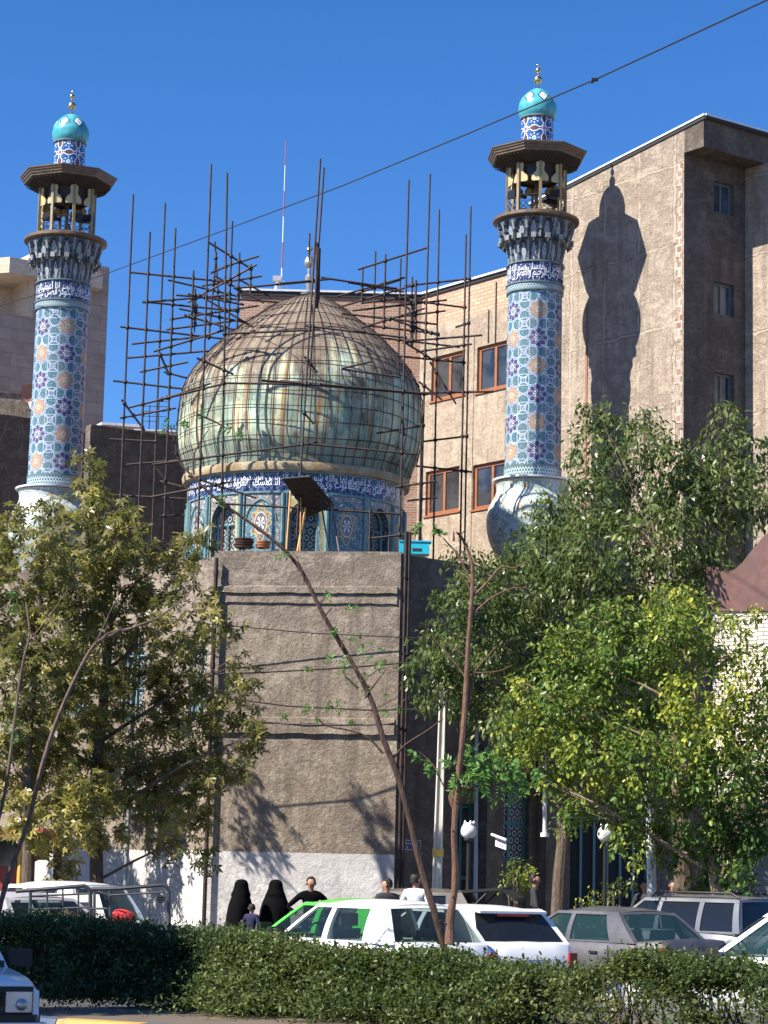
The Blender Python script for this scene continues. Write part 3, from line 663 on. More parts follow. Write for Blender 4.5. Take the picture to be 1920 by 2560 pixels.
    f = MB(); f.tube([(0, 0, zf), (0, 0, zt+.1)], .05, 8); f.tube([(.12, 0, zf), (.1, .1, zf+.5)], .03, 6); f.build('centre_post', M_bronzed, T, True)
    f = MB(); prc = [(.78, Z(420)), (1.20, Z(408)), (1.22, Z(407)), (1.23, Z(402)), (1.26, Z(401)), (1.27, Z(396)), (1.30, Z(395)), (1.31, Z(391)), (1.335, Z(390)), (1.34, Z(387)), (.5, Z(379)), (.42, Z(377))]
    f.lathe(prc[1:], O, 8, phase=PI/8, smooth=False); can = f.build('canopy', M_bronze, T, True)
    f = MB(); f.lathe([(.3, Z(424)), (.78, Z(422)), (1.20, Z(408))], O, 8, phase=PI/8, smooth=False)
    for k in range(8):
        a = 2*PI*k/8
        for j in range(-3, 4): 
            b = a+j*.105; f.tube([(.8*math.cos(b), .8*math.sin(b), Z(421.5)-.015), (1.2*math.cos(b)/math.cos(b-a)*.93, 1.2*math.sin(b)/math.cos(b-a)*.93, Z(409.5)-.02)], .012, 4)
    f.build('soffit', M_soffit, can, True)
    f = MB(); f.lathe([(.42, Z(380)), (.415, Z(300))], O, 40, uscale=1/(.42*2*PI/5), vscale=1/(.42*2*PI/5), uvR=.42); f.build('neck', M_neck, T, True)
    f = MB(); f.lathe([(.43, 0), (.455, .02), (.455, .05), (.43, .07)], (0, 0, Z(302)), 40); f.build('collar', M_greenband, T, True)
    dp = spline([(.435, Z(298)), (.485, Z(288)), (.503, Z(276)), (.49, Z(264)), (.43, Z(250)), (.33, Z(238)), (.20, Z(228)), (.08, Z(222)), (.004, Z(220))], 3)
    H = sum(math.hypot(dp[i+1][0]-dp[i][0], dp[i+1][1]-dp[i][1]) for i in range(len(dp)-1))
    f = MB(); f.lathe(dp, O, 40, uvR=7/(2*PI), vscale=1/H); dm = f.build('dome', M_cap, T, True)
    f = MB(); f.tube([(0, 0, Z(222)), (0, 0, Z(160))], .012, 6); f.ball((0, 0, Z(200)), .115, 18); f.ball((0, 0, Z(176)), .075, 16); f.ball((0, 0, Z(163)), .035, 10); f.lathe([(.05, -.08), (.012, -.02)], (0, 0, Z(212)), 12)
    f.build('finial', M_gold, dm, True)
    f = MB(); f.lathe([(.80, Z(1212)), (1.02, Z(1207)), (1.03, Z(1203)), (.75, Z(1201))], O, 48); f.build('base_rim', M_whiteglaze, T, True)
    bp = spline([(.75, Z(1420)), (.95, Z(1385)), (1.1, Z(1350)), (1.165, Z(1312)), (1.12, Z(1275)), (.98, Z(1248)), (.92, Z(1232)), (.93, Z(1218)), (.97, Z(1210))], 3)
    f = MB(); f.lathe(bp, O, 48, uscale=1/1.05, vscale=1/1.05, uvR=7*1.05/(2*PI)); f.build('bulb_base', flora('white_bulb_tile', (.42, .46, .42), (.08, .2, .2), (.42, .24, .1), (.68, .72, .74), .75, .26), T, True)
    f = MB(); f.lathe([(.9, Z(1560)), (.9, Z(1425)), (.76, Z(1420))], O, 8, smooth=False); f.build('pedestal', M_dkplaster, T, True)
    return T
TR = make_minaret((MX, YM, zm(1425)), 'tiled minaret at right, rising out of the leafy trees before the tall grey building', R_(4))
YL = 61.0; qL = at(136, 1215, YL); dz = at(136, 1222, YL).z-zm(1200)
TL = make_minaret((qL.x, YL, zm(1425)), 'tiled minaret at left, beside the pale stone apartment block', R_(22)); TL.location.z += dz
def speaker(parent_loc, a, r, z, tilt, label):
    T = thing('loudspeaker', (parent_loc[0]+r*math.cos(a), parent_loc[1]+r*math.sin(a), z), label, 'loudspeaker', 'horn loudspeakers in the minaret lanterns', a)
    f = MB(); f.prism([(-.16, -.07, -.07), (.16, -.17, -.1), (.16, .17, -.1), (-.16, .07, -.07)], (0, 0, .2)); f.build('horn', M_speaker, T, True)
    f = MB(); f.tube([(-.15, 0, 0), (-.3, 0, -.02)], [.07, .05], 8); f.build('driver', M_speaker, T, True)
    return T
for c, dzz, nm in (((MX, YM), 0, 'right'), ((qL.x, YL), dz, 'left')):
    spots = ((-150, .62, 'on its left side', 497), (-35, .62, 'on its right side', 497), (-100, .5, 'high in the middle under the canopy', 446), (20, .5, 'at its far side, partly hidden', 500)) if nm == 'right' else ((-140, .5, 'on its left side', 500), (-60, .55, 'near the middle', 503), (-15, .6, 'on its right side', 500), (-110, .5, 'high under the canopy', 455))
    for a, r, wd, y in spots: speaker(c, R_(a), r, zm(y)+dzz, 0, 'black loudspeaker in the lantern of the %s minaret, %s' % (nm, wd))
# ------------------------------------------------------------------ neighbouring buildings
def line_pos(c0, d, x):
    k = (x-960)/FPX; return (c0.x-k*c0.y)/(k*d.y-d.x)
# tall block at right
C0 = at(1759, 290, 56.6); C0.z = 0; dB = Vector((-.6, .8, 0)); dS = Vector((.81, .58, 0)).normalized(); nB = Vector((-.8, -.6, 0)); Bc = C0+dB*line_pos(C0, dB, 1717); LB = line_pos(Bc, dB, 1322); OV = (C0-Bc).length; pE = Bc+dB*LB; ZBK = at(1322, 511, pE.y).z; nS = Vector((dS.y, -dS.x, 0))
ZB = at(1759, 290, 56.6).z; ZE = at(1759, 366, 56.6).z
TB = thing('apartment_block', (6, 60, 0), 'tall cement apartment block at right with the minaret shadow on its side', 'building')
f = MB(); wall(f, pE, Bc, 0, ZBK-2.5); zc_ = lambda t: ZB+(ZBK-ZB)*(t+OV)/(LB+OV)
f.poly([pE+Vector((0, 0, ZBK-2.5)), Bc+Vector((0, 0, ZBK-2.5)), Bc+Vector((0, 0, zc_(0))), pE+Vector((0, 0, ZBK))]); f.poly([Bc+Vector((0, 0, ZE)), Bc-dB*OV+Vector((0, 0, ZE)), Bc-dB*OV+Vector((0, 0, ZB)), Bc+Vector((0, 0, zc_(0)))])
f.build('side_wall', plaster('block_cement', (.43, .35, .275), (.29, .235, .185), (.56, .47, .37), bmp=1.0, grid=(1.32, 2.1)), TB)
sW = lambda x: line_pos(Bc, dS, x)
SW = []
for x0, x1, y0, y1 in ((1794, 1846, 535, 457), (1795, 1847, 789, 708), (1796, 1846, 1012, 934)):
    Yw = (Bc+dS*sW(1820)).y; SW.append((sW(x0), sW(x1), at(1820, y0, Yw).z, at(1820, y1, Yw).z))
sw = sW(1875)
f = MB(); wall(f, Bc, Bc+dS*sw, 0, ZE, SW, rev=.18); f.build('front_wall', M_dkplaster, TB)  # sun-averted face of the block, its shade put into the darker cement
PB = lambda a, z, d: Bc+dS*a+nS*d+Vector((0, 0, z))
for h in SW: framed(*h, 'window', flat('grey_blue_frame', (.12, .17, .2), .5), M_bluewin, 1, 0, -.13, .03, TB, PB)
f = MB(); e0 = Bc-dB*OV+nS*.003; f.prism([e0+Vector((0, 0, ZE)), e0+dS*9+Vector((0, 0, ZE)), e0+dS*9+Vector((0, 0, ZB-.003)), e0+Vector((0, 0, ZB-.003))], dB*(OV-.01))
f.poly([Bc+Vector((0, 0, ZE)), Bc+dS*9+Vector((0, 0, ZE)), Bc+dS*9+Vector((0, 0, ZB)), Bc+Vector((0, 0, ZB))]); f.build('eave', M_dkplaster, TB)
f = MB(); wp = Bc+dS*sw; wq = wp-dB*1.3; wall(f, wp-dB*-.01, wq, 0, ZE-.003, th=.3); wall(f, wq, wq+dS*7, 0, ZE-.003); f.build('wing_wall', MATS['block_cement'], TB)
f = MB()
q0, q1, q2 = pE+dB*.05+Vector((0, 0, ZBK-ZB)), Bc-dB*(OV+.06), Bc-dB*(OV+.06)+dS*9
for a, b, n_ in ((q0, q1, nB), (q1, q2, nS)):
    f.m = 0; f.prism([a+n_*.05+Vector((0, 0, ZB+.002)), b+n_*.05+Vector((0, 0, ZB+.002)), b-n_*.4+Vector((0, 0, ZB+.002)), a-n_*.4+Vector((0, 0, ZB+.002))], (0, 0, .05))
    f.m = 1; f.prism([a+n_*.03+Vector((0, 0, ZB-.09)), b+n_*.03+Vector((0, 0, ZB-.09)), b+n_*.004+Vector((0, 0, ZB-.09)), a+n_*.004+Vector((0, 0, ZB-.09))], (0, 0, .09))
f.build('roof_flashing', [M_roofedge, M_black], TB)
z_ = ZE-.25; a_ = Bc+dB*.05+nB*.012; edge = []
while z_ > 3:
    h_ = random.uniform(.1, .32); w_ = random.choice((.05, .12, .2, .24))*random.uniform(.8, 1.1); edge += [a_+dB*w_+Vector((0, 0, z_)), a_+dB*w_+Vector((0, 0, z_-h_))]; z_ -= h_
f = MB(); f.prism([a_+Vector((0, 0, ZE-.25))]+edge+[a_+Vector((0, 0, z_))], nB*-.02)
f.build('bare_brick_toothing', bricks('toothing_brick', (.26, .12, .085), (.40, .3, .24), (.5, .44, .37), .2, .2, .03), TB)
f = MB(); a_ = Bc+dB*line_pos(Bc, dB, 1472); f.prism([a_+nB*.01+Vector((0, 0, 2)), a_+dB*.07+nB*.01+Vector((0, 0, 2)), a_+dB*.07+nB*.01+Vector((0, 0, at(1470, 735, 58.8).z)), a_+nB*.01+Vector((0, 0, at(1470, 735, 58.8).z))], nB*.012); f.build('expansion_strip', flat('rust_strip', (.3, .13, .08), .8), TB)
# wing with brown windows
Wc = Vector((.977, 66.5, 0)); dW = Vector((.615, -.79, 0)).normalized(); nW = Vector((dW.y, -dW.x, 0)); ZW0 = at(1045, 738, 66.5).z; wl_ = 5.2
WG = thing('brick_house', (0, 66, 0), 'brick-topped cement house with brown window frames behind the scaffolded dome', 'building')
wpos = lambda x: line_pos(Wc, dW, x); WW = []
for x0, x1, yt, yb in ((1073, 1158, 884, 995), (1189, 1275, 858, 974), (1064, 1149, 1172, 1284), (1183, 1275, 1155, 1268)):
    xm = (x0+x1)/2; Yw = (Wc+dW*wpos(xm)).y; WW.append((wpos(x0), wpos(x1), at(xm, yb, Yw).z, at(xm, yt, Yw).z))
zbk = ZW0-1.05
f = MB(); wall(f, Wc, Wc+dW*wl_, 0, zbk, WW, rev=.2); f.m = 1; wall(f, Wc, Wc+dW*wl_, zbk, ZW0); f.build('side_wall', [M_plaster2, M_palebrick], WG)
PW = lambda a, z, d: Wc+dW*a+nW*d+Vector((0, 0, z))
for h in WW:
    fo = framed(*h, 'window', M_brownframe, M_win, 1, 0, -.08, .05, WG, PW)
    f = MB(); f.prism([PW(h[0]-.06, h[2]-.05, .04), PW(h[1]+.06, h[2]-.05, .04), PW(h[1]+.06, h[2], .04), PW(h[0]-.06, h[2], .04)], nW*-.1); f.build('sill', M_brownframe, fo)
f = MB(); f.prism([PW(-.05, 0, .02), PW(.22, 0, .02), PW(.22, ZW0-.5, .02), PW(-.05, ZW0-.5, .02)], nW*-.1); f.prism([PW(wpos(1168), 0, .02), PW(wpos(1182), 0, .02), PW(wpos(1182), zbk-.6, .02), PW(wpos(1168), zbk-.6, .02)], nW*-.05)
f.build('pilaster', M_plaster2, WG)
Xl = at(602, 738, 66.5).x; f = MB(); wall(f, (Xl, 66.5), (.975, 66.5), 0, ZW0, th=.3); wall(f, (Xl-.004, 72), (Xl-.004, 66.506), 0, ZW0-.002, th=.3); f.build('brick_wall', M_redbrick, WG)
f = MB(); z_ = ZW0
f.m = 0; f.prism([(Xl-.1, 66.4, z_+.003), (1.0, 66.4, z_+.002), (1.0, 67, z_+.002), (Xl-.1, 67, z_+.002)], (0, 0, .06)); f.prism([PW(0, z_+.004, .1), PW(wl_, z_+.004, .1), PW(wl_, z_+.004, -.5), PW(0, z_+.004, -.5)], (0, 0, .06))
f.m = 1; f.prism([(Xl-.05, 66.44, z_-.13), (1.0, 66.44, z_-.13), (1.0, 66.49, z_-.13), (Xl-.05, 66.49, z_-.13)], (0, 0, .13)); f.prism([PW(0, z_-.1, .05), PW(wl_, z_-.1, .05), PW(wl_, z_-.1, .01), PW(0, z_-.1, .01)], (0, 0, .1))
f.build('roof_flashing', [M_roofedge, M_black], WG)
# antenna mast and flood light on that roof
q = at(703, 735, 67.2); T = thing('antenna_mast', q, 'thin red and white radio mast on the brick house roof', 'antenna mast'); hm = at(696, 350, 67.2).z-q.z
f = MB(); n_ = 5; f.m = 0
M_mw = flat('white_mast_paint', (.7, .7, .7), .4); M_mr = flat('red_mast_paint', (.32, .09, .08), .5)
for i in range(6):
    f.m = i % 2; z0_, z1_ = q.z+hm*i/6, q.z+hm*(i+1)/6; f.tube([(q.x-.0*i, q.y, z0_), (q.x-.00*(i+1), q.y, z1_)], .024-.002*i, 6)
f.build('mast_pole', [M_mw, M_mr], T)
f = MB()
for k in range(3): a = k*2.1; f.tube([(q.x, q.y, q.z+hm*.1), (q.x+.3*math.cos(a), q.y+.3*math.sin(a), q.z)], .008, 4)
f.build('stay', M_mw, T)
q = at(688, 735, 67.0); T = thing('roof_camera', q, 'small white camera on a leaning post beside the radio mast', 'camera'); f = MB(); t_ = at(693, 702, 67.0); f.tube([q, t_], .05, 6); f.build('post', M_mw, T); f = MB(); f.box(t_+Vector((0, 0, .05)), (.25, .3, .14)); f.build('housing', flat('grey_plastic', (.35, .35, .36), .5), T)

# pale stone apartment block at left
CB = thing('stone_apartment_block', (-11, 76, 0), 'cream stone-clad apartment block at left with an overhanging balcony roof', 'building')
YC = 75.0; cA = at(81, 800, YC); cR = at(268, 800, YC+1.5); ZC = at(268, 668, YC+1.5).z; cA.z = cR.z = 0; dC = (cR-cA).normalized(); zrec = at(60, 793, YC).z
f = MB(); wall(f, cA-dC*4, cR, 0, zrec); wall(f, cA, cR, zrec+.002, ZC); wall(f, cR+Vector((0, .004, 0)), cR+Vector((-2.2, 8, 0)), 0, ZC-.003); f.build('front_wall', M_stoneblk, CB)
nC = Vector((dC.y, -dC.x, 0)); f = MB(); wall(f, cA-dC*4-nC*1.4, cA-dC*.0-nC*1.4, zrec-.1, ZC, th=.2); wall(f, cA-nC*1.4, cA-nC*.001, zrec-.1, ZC, th=.01); wall(f, cA, cA-nC*1.4, zrec-.1, ZC, th=.15); f.build('balcony_recess', M_cream, CB)
zs0, zs1 = at(24, 681, 74).z, at(24, 642, 74).z; f = MB(); sC = at(24, 660, 74); sC.z = 0
f.prism([sC+Vector((0, 0, zs0)), sC+dC*3.4+Vector((0, 0, zs0)), sC+dC*3.4-nC*3+Vector((0, 0, zs0)), sC+Vector((-3.2, 2.4, zs0)), sC+Vector((-3.4, 1.3, zs0))], (0, 0, zs1-zs0)); f.build('roof_slab', M_cream, CB)
f = MB(); pass
w0 = at(-14, 975, YC-.02); w1 = at(17, 912, YC-.02); T_ = framed(0, w1.x-w0.x, w0.z, w1.z, 'window', M_mw, M_win, 2, 0, .05, .03, CB, lambda a, z, d: Vector((w0.x, w0.y, 0))+dC*a+nC*d+Vector((0, 0, z)))
# brown upper wall and dark wall in front of it, far left
def slab_house(name, label, c, d, L, z, m_, cat='wall'):
    T = thing(name, (c.x, c.y, 0), label, cat); f = MB(); wall(f, c, c+d*L, 0, z, th=.3); wall(f, c+d*L, c+d*L+Vector((-.3, 4, 0)), 0, z, th=.3); f.build('wall', m_, T)
    f = MB(); n_ = Vector((d.y, -d.x, 0)); f.prism([c+n_*.03+Vector((0, 0, z+.002)), c+d*(L+.05)+n_*.03+Vector((0, 0, z+.002)), c+d*(L+.05)-n_*.3+Vector((0, 0, z+.002)), c-n_*.3+Vector((0, 0, z+.002))], (0, 0, .06)); f.build('coping', M_dkplaster, T); return T
c = at(-60, 1000, 69.5); c.z = 0; slab_house('terrace_wall', 'brown cement terrace wall at the left edge below the stone block', c, Vector((.95, .3, 0)).normalized(), 2.6, at(40, 988, 70).z, M_plaster)
c = at(-60, 1000, 66); c.z = 0; dN = Vector((.85, .53, 0)).normalized(); slab_house('boundary_wall', 'dark shaded cement wall behind the base of the left minaret', c, dN, 3.1, at(40, 1043, 66.5).z, M_dkplaster)
c = at(225, 1100, 58.2); c.z = 0; slab_house('rear_wall', 'dark shaded cement wall between the left minaret and the dome', c, dN, 3.3, at(340, 1084, 59).z, M_dkplaster)
q = at(76, 990, 68.9); T = thing('satellite_dish', q, 'faded orange satellite dish on the terrace wall by the left minaret', 'satellite dish')
f = MB(); f.lathe([(.001, 0), (.2, .03), (.36, .1)], (0, 0, 0), 24); MM = Matrix.Rotation(R_(68), 3, 'X') @ Matrix.Rotation(.5, 3, 'Y'); f.v = [tuple(MM @ Vector(p)) for p in f.v]; f.build('dish', flat('faded_orange_paint', (.42, .2, .12), .6), T, True); f = MB(); f.tube([(0, 0, 0), (0, .3, -.3)], .02, 6); f.build('arm', M_iron, T, True)
q = at(80, 1011, 65.8); T = thing('flood_lamp', q, 'small white flood lamp on the dark wall beside the left minaret', 'lamp'); f = MB(); f.lathe([(.04, -.14), (.1, .02), (.1, .06), (.0, .07)], q, 12); f.build('shade', M_whiteglaze, T); f = MB(); f.tube([q, q+Vector((-.1, .3, -.15))], .02, 5); f.build('bracket', M_iron, T)
for px, py, r in ((35, 1075, .26), (28, 1110, .33), (-4, 1175, .24)):
    q = at(px, py, 65.2); f = MB(); f.tube([(q.x+r*math.cos(a), q.y-.05+.02*math.sin(3*a), q.z+r*1.3*math.sin(a)) for a in [i*.35 for i in range(22 if r > .3 else 17)]], .014, 5)
    tag(f.build('cable_coil', M_iron), 'loop of black cable hanging on the dark wall, %s of the three coils' % {.26: 'the top one', .33: 'the middle one', .24: 'the lowest'}[r], 'cable', 'cable coils on the dark wall')
# small white house and rooftop plants left of the dome
q0 = at(262, 1085, 70); q1 = at(352, 1085, 70); T = thing('white_house', (q0.x, 70, 0), 'small white house roof far behind, left of the dome', 'building'); zz_ = at(300, 1064, 70).z
f = MB(); wall(f, (q0.x, 70), (q1.x, 70.4), 0, zz_); wall(f, (q0.x-1.5, 73), (q0.x, 70), 0, zz_); f.build('wall', M_white, T); f = MB(); f.prism([(q0.x-.1, 69.9, zz_+.002), (q1.x, 70.2, zz_+.002), (q1.x, 73, zz_+.002), (q0.x-1.6, 73, zz_+.002)], (0, 0, .08)); f.build('roof', M_roofedge, T)
for i, (x, y) in enumerate(((372, 1012), (395, 1000))):
    q = at(x, 1085, 72); z1 = at(x, y, 72).z; T = thing('television_antenna', q, 'small television antenna left of the dome, the %s of two' % ('nearer to the minaret' if i == 0 else 'taller'), 'antenna', 'television antennas'); f = MB(); f.tube([q, (q.x, q.y, z1)], .018, 5); f.build('mast', M_iron, T)
    f = MB()
    for j in range(4): z_ = z1-.05-.16*j; f.tube([(q.x-.3+.03*j, q.y, z_), (q.x+.3-.03*j, q.y, z_)], .01, 4)
    f.build('aerial_rods', M_iron, T)
q = at(395, 1082, 59.6); f = MB(); a, b = at(335, 1080, 59.6), at(455, 1090, 59.6); f.box((a+b)/2+Vector((0, 0, .05)), ((b-a).length, .5, .03), .1); tag(f.build('metal_sheet', M_roofedge), 'thin pale metal sheet lying on top of the dark rear wall', 'sheet')

# clutter on parapet
q = at(1035, 1388, 49.8); T = thing('turquoise_crate', q, 'turquoise painted metal box on the roof parapet right of the drum', 'crate'); M_tb = flat('bright_turquoise_paint', (.02, .42, .55), .45, var=.08)
f = MB(); W_ = .66; f.box(q+Vector((0, 0, .14)), (W_, .34, .26)); f.build('body', M_tb, T); f = MB(); f.box(q+Vector((.02, 0, .285)), (W_+.04, .38, .03)); f.build('lid', M_tb, T); f = MB(); f.box(q+Vector((.06, -.173, .1)), (.2, .01, .06)); f.build('slot', M_black, T)
def bowlstack(x0, x1, y, label, m_, n):
    a, b = at(x0, y, 49.75), at(x1, y, 49.75); r = (b.x-a.x)/2; c = (a+b)/2; T = thing('clay_dish', c, label, 'clay dish', 'stacked dishes on the parapet')
    for i in range(n): f = MB(); z = c.z+.02+i*.055; f.lathe([(r*.6, 0), (r*.95, .02), (r, .05), (r*.92, .052), (r*.5, .015)], (c.x+random.uniform(-.02, .02), c.y, z), 24); f.build('dish', m_, T)
bowlstack(584, 634, 1374, 'stack of dark brown clay dishes on the parapet, the left pile', flat('dark_clay', (.09, .05, .035), .8), 4)
bowlstack(641, 678, 1374, 'stack of orange clay dishes on the parapet, the right pile', flat('orange_clay', (.42, .17, .08), .8), 3)
# plank awning on poles against the drum
T = thing('plank_awning', at(760, 1376, 51.3), 'dark plank sheet propped on thin orange legs in front of the drum', 'awning'); M_plk = flat('dark_planks', (.035, .028, .024), .85, var=.4, sc=10)  # near-black boards with uneven tone
a, b, c, d = at(705, 1198, 50.5), at(775, 1192, 50.3), at(834, 1262, 51.7), at(770, 1290, 51.9); n_ = 6
for i in range(n_):
    f = MB(); s0, s1 = i/n_, (i+.93)/n_; w_ = [a.lerp(b, s0), a.lerp(b, s1), d.lerp(c, s1), d.lerp(c, s0)]; z_ = Vector((0, 0, random.uniform(-.02, .02))); f.prism([p+z_ for p in w_], (0, .01, .03)); f.build('plank', M_plk, T)
for p_, q_ in ((a.lerp(d, .5), b.lerp(c, .5)), (a, b), (d, c)): f = MB(); f.tube([p_, q_], .03, 5); f.build('batten', M_plk, T)
M_org = flat('orange_bamboo', (.62, .3, .06), .6)
for (x0, y0), (x1, y1), m_, r in (((727, 1215), (716, 1376), M_org, .022), ((763, 1270), (744, 1378), M_org, .028), ((800, 1240), (822, 1378), M_iron, .02), ((828, 1258), (848, 1378), M_bronzed, .024), ((752, 1240), (750, 1378), M_org, .014)):
    f = MB(); f.tube([at(x0, y0, 51.2), at(x1, y1, 50.9)], r, 6); f.build('leg', m_, T)

# ------------------------------------------------------------------ scaffolding of steel tubes round the dome
SF = thing('scaffold', (DC.x, 51.2, 8), 'rusty brown steel tube scaffold standing all around the green dome', 'scaffold')
TUB = []
def sct(p, q, r=.026, kind='cross_tube'):
    f = MB(); f.tube([p, q], r, 6); TUB.append((p, q)); return f.build(kind, M_rust, SF)
UP = [(333, 486, 1400, 54.2, 0), (375, 580, 1400, 52.6, 0), (413, 508, 1400, 56, 0), (439, 571, 1350, 53.4, 0), (528, 411, 1390, 51.4, 0), (568, 433, 1385, 51.8, .3), (581, 553, 900, 54, 0), (537, 604, 830, 56, .4), (541, 630, 850, 55, -.2), (599, 632, 840, 54, 0), (484, 677, 880, 53, 0), (488, 722, 810, 53.1, 0),
      (801, 397, 1380, 51.1, -.55), (810, 419, 950, 51.25, -.35), (774, 583, 650, 54.8, 0), (1022, 450, 1372, 51.6, -.05), (1075, 435, 1390, 53.0, -.1), (1098, 524, 1400, 56, .05), (1165, 587, 1400, 54.5, 0), (1177, 516, 1400, 56.5, 0),
      (939, 628, 860, 57, 0), (964, 636, 820, 54, 0), (1002, 646, 1000, 57.5, 0), (1031, 693, 860, 55, 0), (907, 672, 760, 54.6, 0), (1032, 740, 870, 55.6, 0), (628, 661, 740, 55, 0), (1040, 705, 850, 54.2, .05), (1241, 705, 860, 61.5, 0), (1222, 775, 858, 61.8, 0), (1054, 1060, 1378, 50.6, 0), (926, 1272, 1376, 51, 0), (973, 1343, 1500, 49.3, 0), (560, 1262, 1376, 50.9, 0)]
for x, y, yb, Y, sk in UP:
    p = at(x, y, Y); q = at(x, yb, Y); sct(p, Vector((p.x+sk*.55, p.y, q.z)), .026, 'upright_tube')
HT = [((327, 681), (571, 705), 54), ((356, 754), (596, 778), 53), ((301, 817), (558, 847), 54), ((283, 952), (457, 972), 54), ((441, 738), (701, 756), 54.5), ((356, 756), (571, 738), 52.8), ((520, 605), (628, 672), 53.5), ((539, 691), (660, 757), 52.8), ((600, 700), (682, 745), 54.8), ((470, 756), (642, 661), 53.2),
      ((527, 683), (571, 664), 52), ((429, 798), (647, 764), 53.6), ((416, 824), (600, 800), 54.2), ((384, 879), (565, 824), 52.3), ((319, 895), (524, 877), 53.5), ((517, 749), (634, 819), 52.2), ((460, 787), (584, 824), 52.5), ((399, 882), (422, 936), 52.6), ((410, 930), (467, 945), 53.2), ((492, 895), (584, 936), 51.2), ((584, 721), (800, 702), 52.5), ((558, 835), (800, 824), 51.6),
      ((394, 1000), (565, 958), 51.7), ((565, 958), (800, 961), 51.3), ((653, 950), (800, 963), 51.1), ((700, 709), (823, 698), 51.5), ((803, 694), (993, 722), 52), ((895, 674), (1069, 619), 53.4), ((845, 741), (1018, 692), 54.2), ((855, 766), (1044, 710), 54.6), ((1011, 715), (1174, 697), 55.6), ((982, 737), (1036, 784), 54), ((1000, 748), (1163, 769), 54.8), ((881, 777), (1118, 750), 55), ((960, 797), (1114, 777), 55.3),
      ((855, 784), (1094, 811), 53.6), ((902, 820), (1062, 771), 53.2), ((895, 811), (1100, 835), 54.4), ((765, 815), (1018, 845), 51.8), ((1015, 853), (1206, 838), 55), ((1007, 853), (1083, 900), 52.2), ((982, 889), (1165, 907), 54.6), ((855, 921), (931, 903), 51.4), ((855, 923), (1000, 943), 51.6), ((700, 952), (1080, 985), 51.3), ((761, 891), (794, 932), 51.1), ((1033, 983), (1235, 979), 55.5), ((1047, 954), (1105, 1000), 53), ((1139, 818), (1174, 807), 56),
      ((400, 1000), (527, 958), 52), ((653, 952), (1071, 986), 51.4), ((380, 1162), (797, 1106), 51.3), ((771, 1110), (1046, 1136), 51.2), ((376, 1243), (586, 1203), 51.8), ((539, 1258), (1000, 1285), 51.5), ((940, 1083), (1058, 1064), 52), ((989, 1218), (1092, 1203), 51.6), ((921, 1347), (1046, 1332), 51.4), ((400, 1290), (462, 1288), 53), ((304, 999), (362, 1077), 53), ((315, 1162), (448, 1151), 54), ((322, 1019), (499, 975), 52.4),
      ((289, 1238), (463, 1247), 54.4), ((1018, 1252), (1094, 1244), 52.6), ((392, 1170), (418, 1206), 53), ((400, 1203), (456, 1217), 53.4), ((275, 1098), (392, 1104), 55), ((470, 1190), (640, 1245), 51.2), ((758, 1030), (785, 1060), 51), ((1040, 700), (1030, 870), 54.5)]
HT += [((420, 700), (600, 742), 55.4), ((505, 715), (655, 690), 54.6), ((448, 772), (640, 812), 55.8), ((330, 860), (500, 842), 54.8), ((470, 735), (610, 762), 51.9), ((556, 668), (648, 640), 55.2), ((350, 930), (470, 905), 54.2), ((300, 1045), (440, 1020), 53.6), ((870, 706), (1010, 730), 53.8), ((905, 758), (1075, 735), 54.9), ((930, 842), (1150, 868), 55.9), ((985, 800), (1100, 840), 53.4), ((890, 735), (1000, 700), 56.4), ((1040, 880), (1180, 860), 54.2), ((1050, 1105), (1170, 1090), 55.4), ((1040, 1165), (1180, 1180), 55), ((1075, 905), (1140, 1010), 54.6), ((995, 905), (1010, 1090), 53.5)]
for (x0, y0), (x1, y1), Y in HT: sct(at(x0, y0, Y), at(x1, y1, Y+random.uniform(-.15, .15)))
f = MB(); cps = 0                                                      # couplers where tubes pass close to each other
for i in range(len(TUB)):
    for j in range(i):
        (a, b), (c, d) = TUB[i], TUB[j]
        def scr(p): v = p-Vector((0, 0, CAMZ)); return Vector((v.x/v.y, v.z/v.y))
        A2, B2, C2, D2 = map(scr, (a, b, c, d)); r_ = B2-A2; s_ = D2-C2; den = r_.x*s_.y-r_.y*s_.x
        if abs(den) < 1e-7: continue
        t_ = ((C2-A2).x*s_.y-(C2-A2).y*s_.x)/den; u_ = ((C2-A2).x*r_.y-(C2-A2).y*r_.x)/den
        if 0 <= t_ <= 1 and 0 <= u_ <= 1:
            p, q = a.lerp(b, t_), c.lerp(d, u_)
            if abs(p.y-q.y) < 1.6: f.ball(p, .052, 8, 1.1); cps += 1
f.build('coupler', M_dksteel, SF)['kind'] = 'stuff'
def rebar(x0, y0, x1, y1, Y, n, r=.011):
    for k in range(n): sct(at(x0+random.uniform(-5, 5), y0+random.uniform(-14, 14), Y), at(x1+random.uniform(-5, 5), y1+random.uniform(-20, 20), Y), r, 'tied_rod')
rebar(489, 750, 487, 815, 53.1, 3, .02); rebar(795, 615, 792, 760, 51.2, 4, .03)

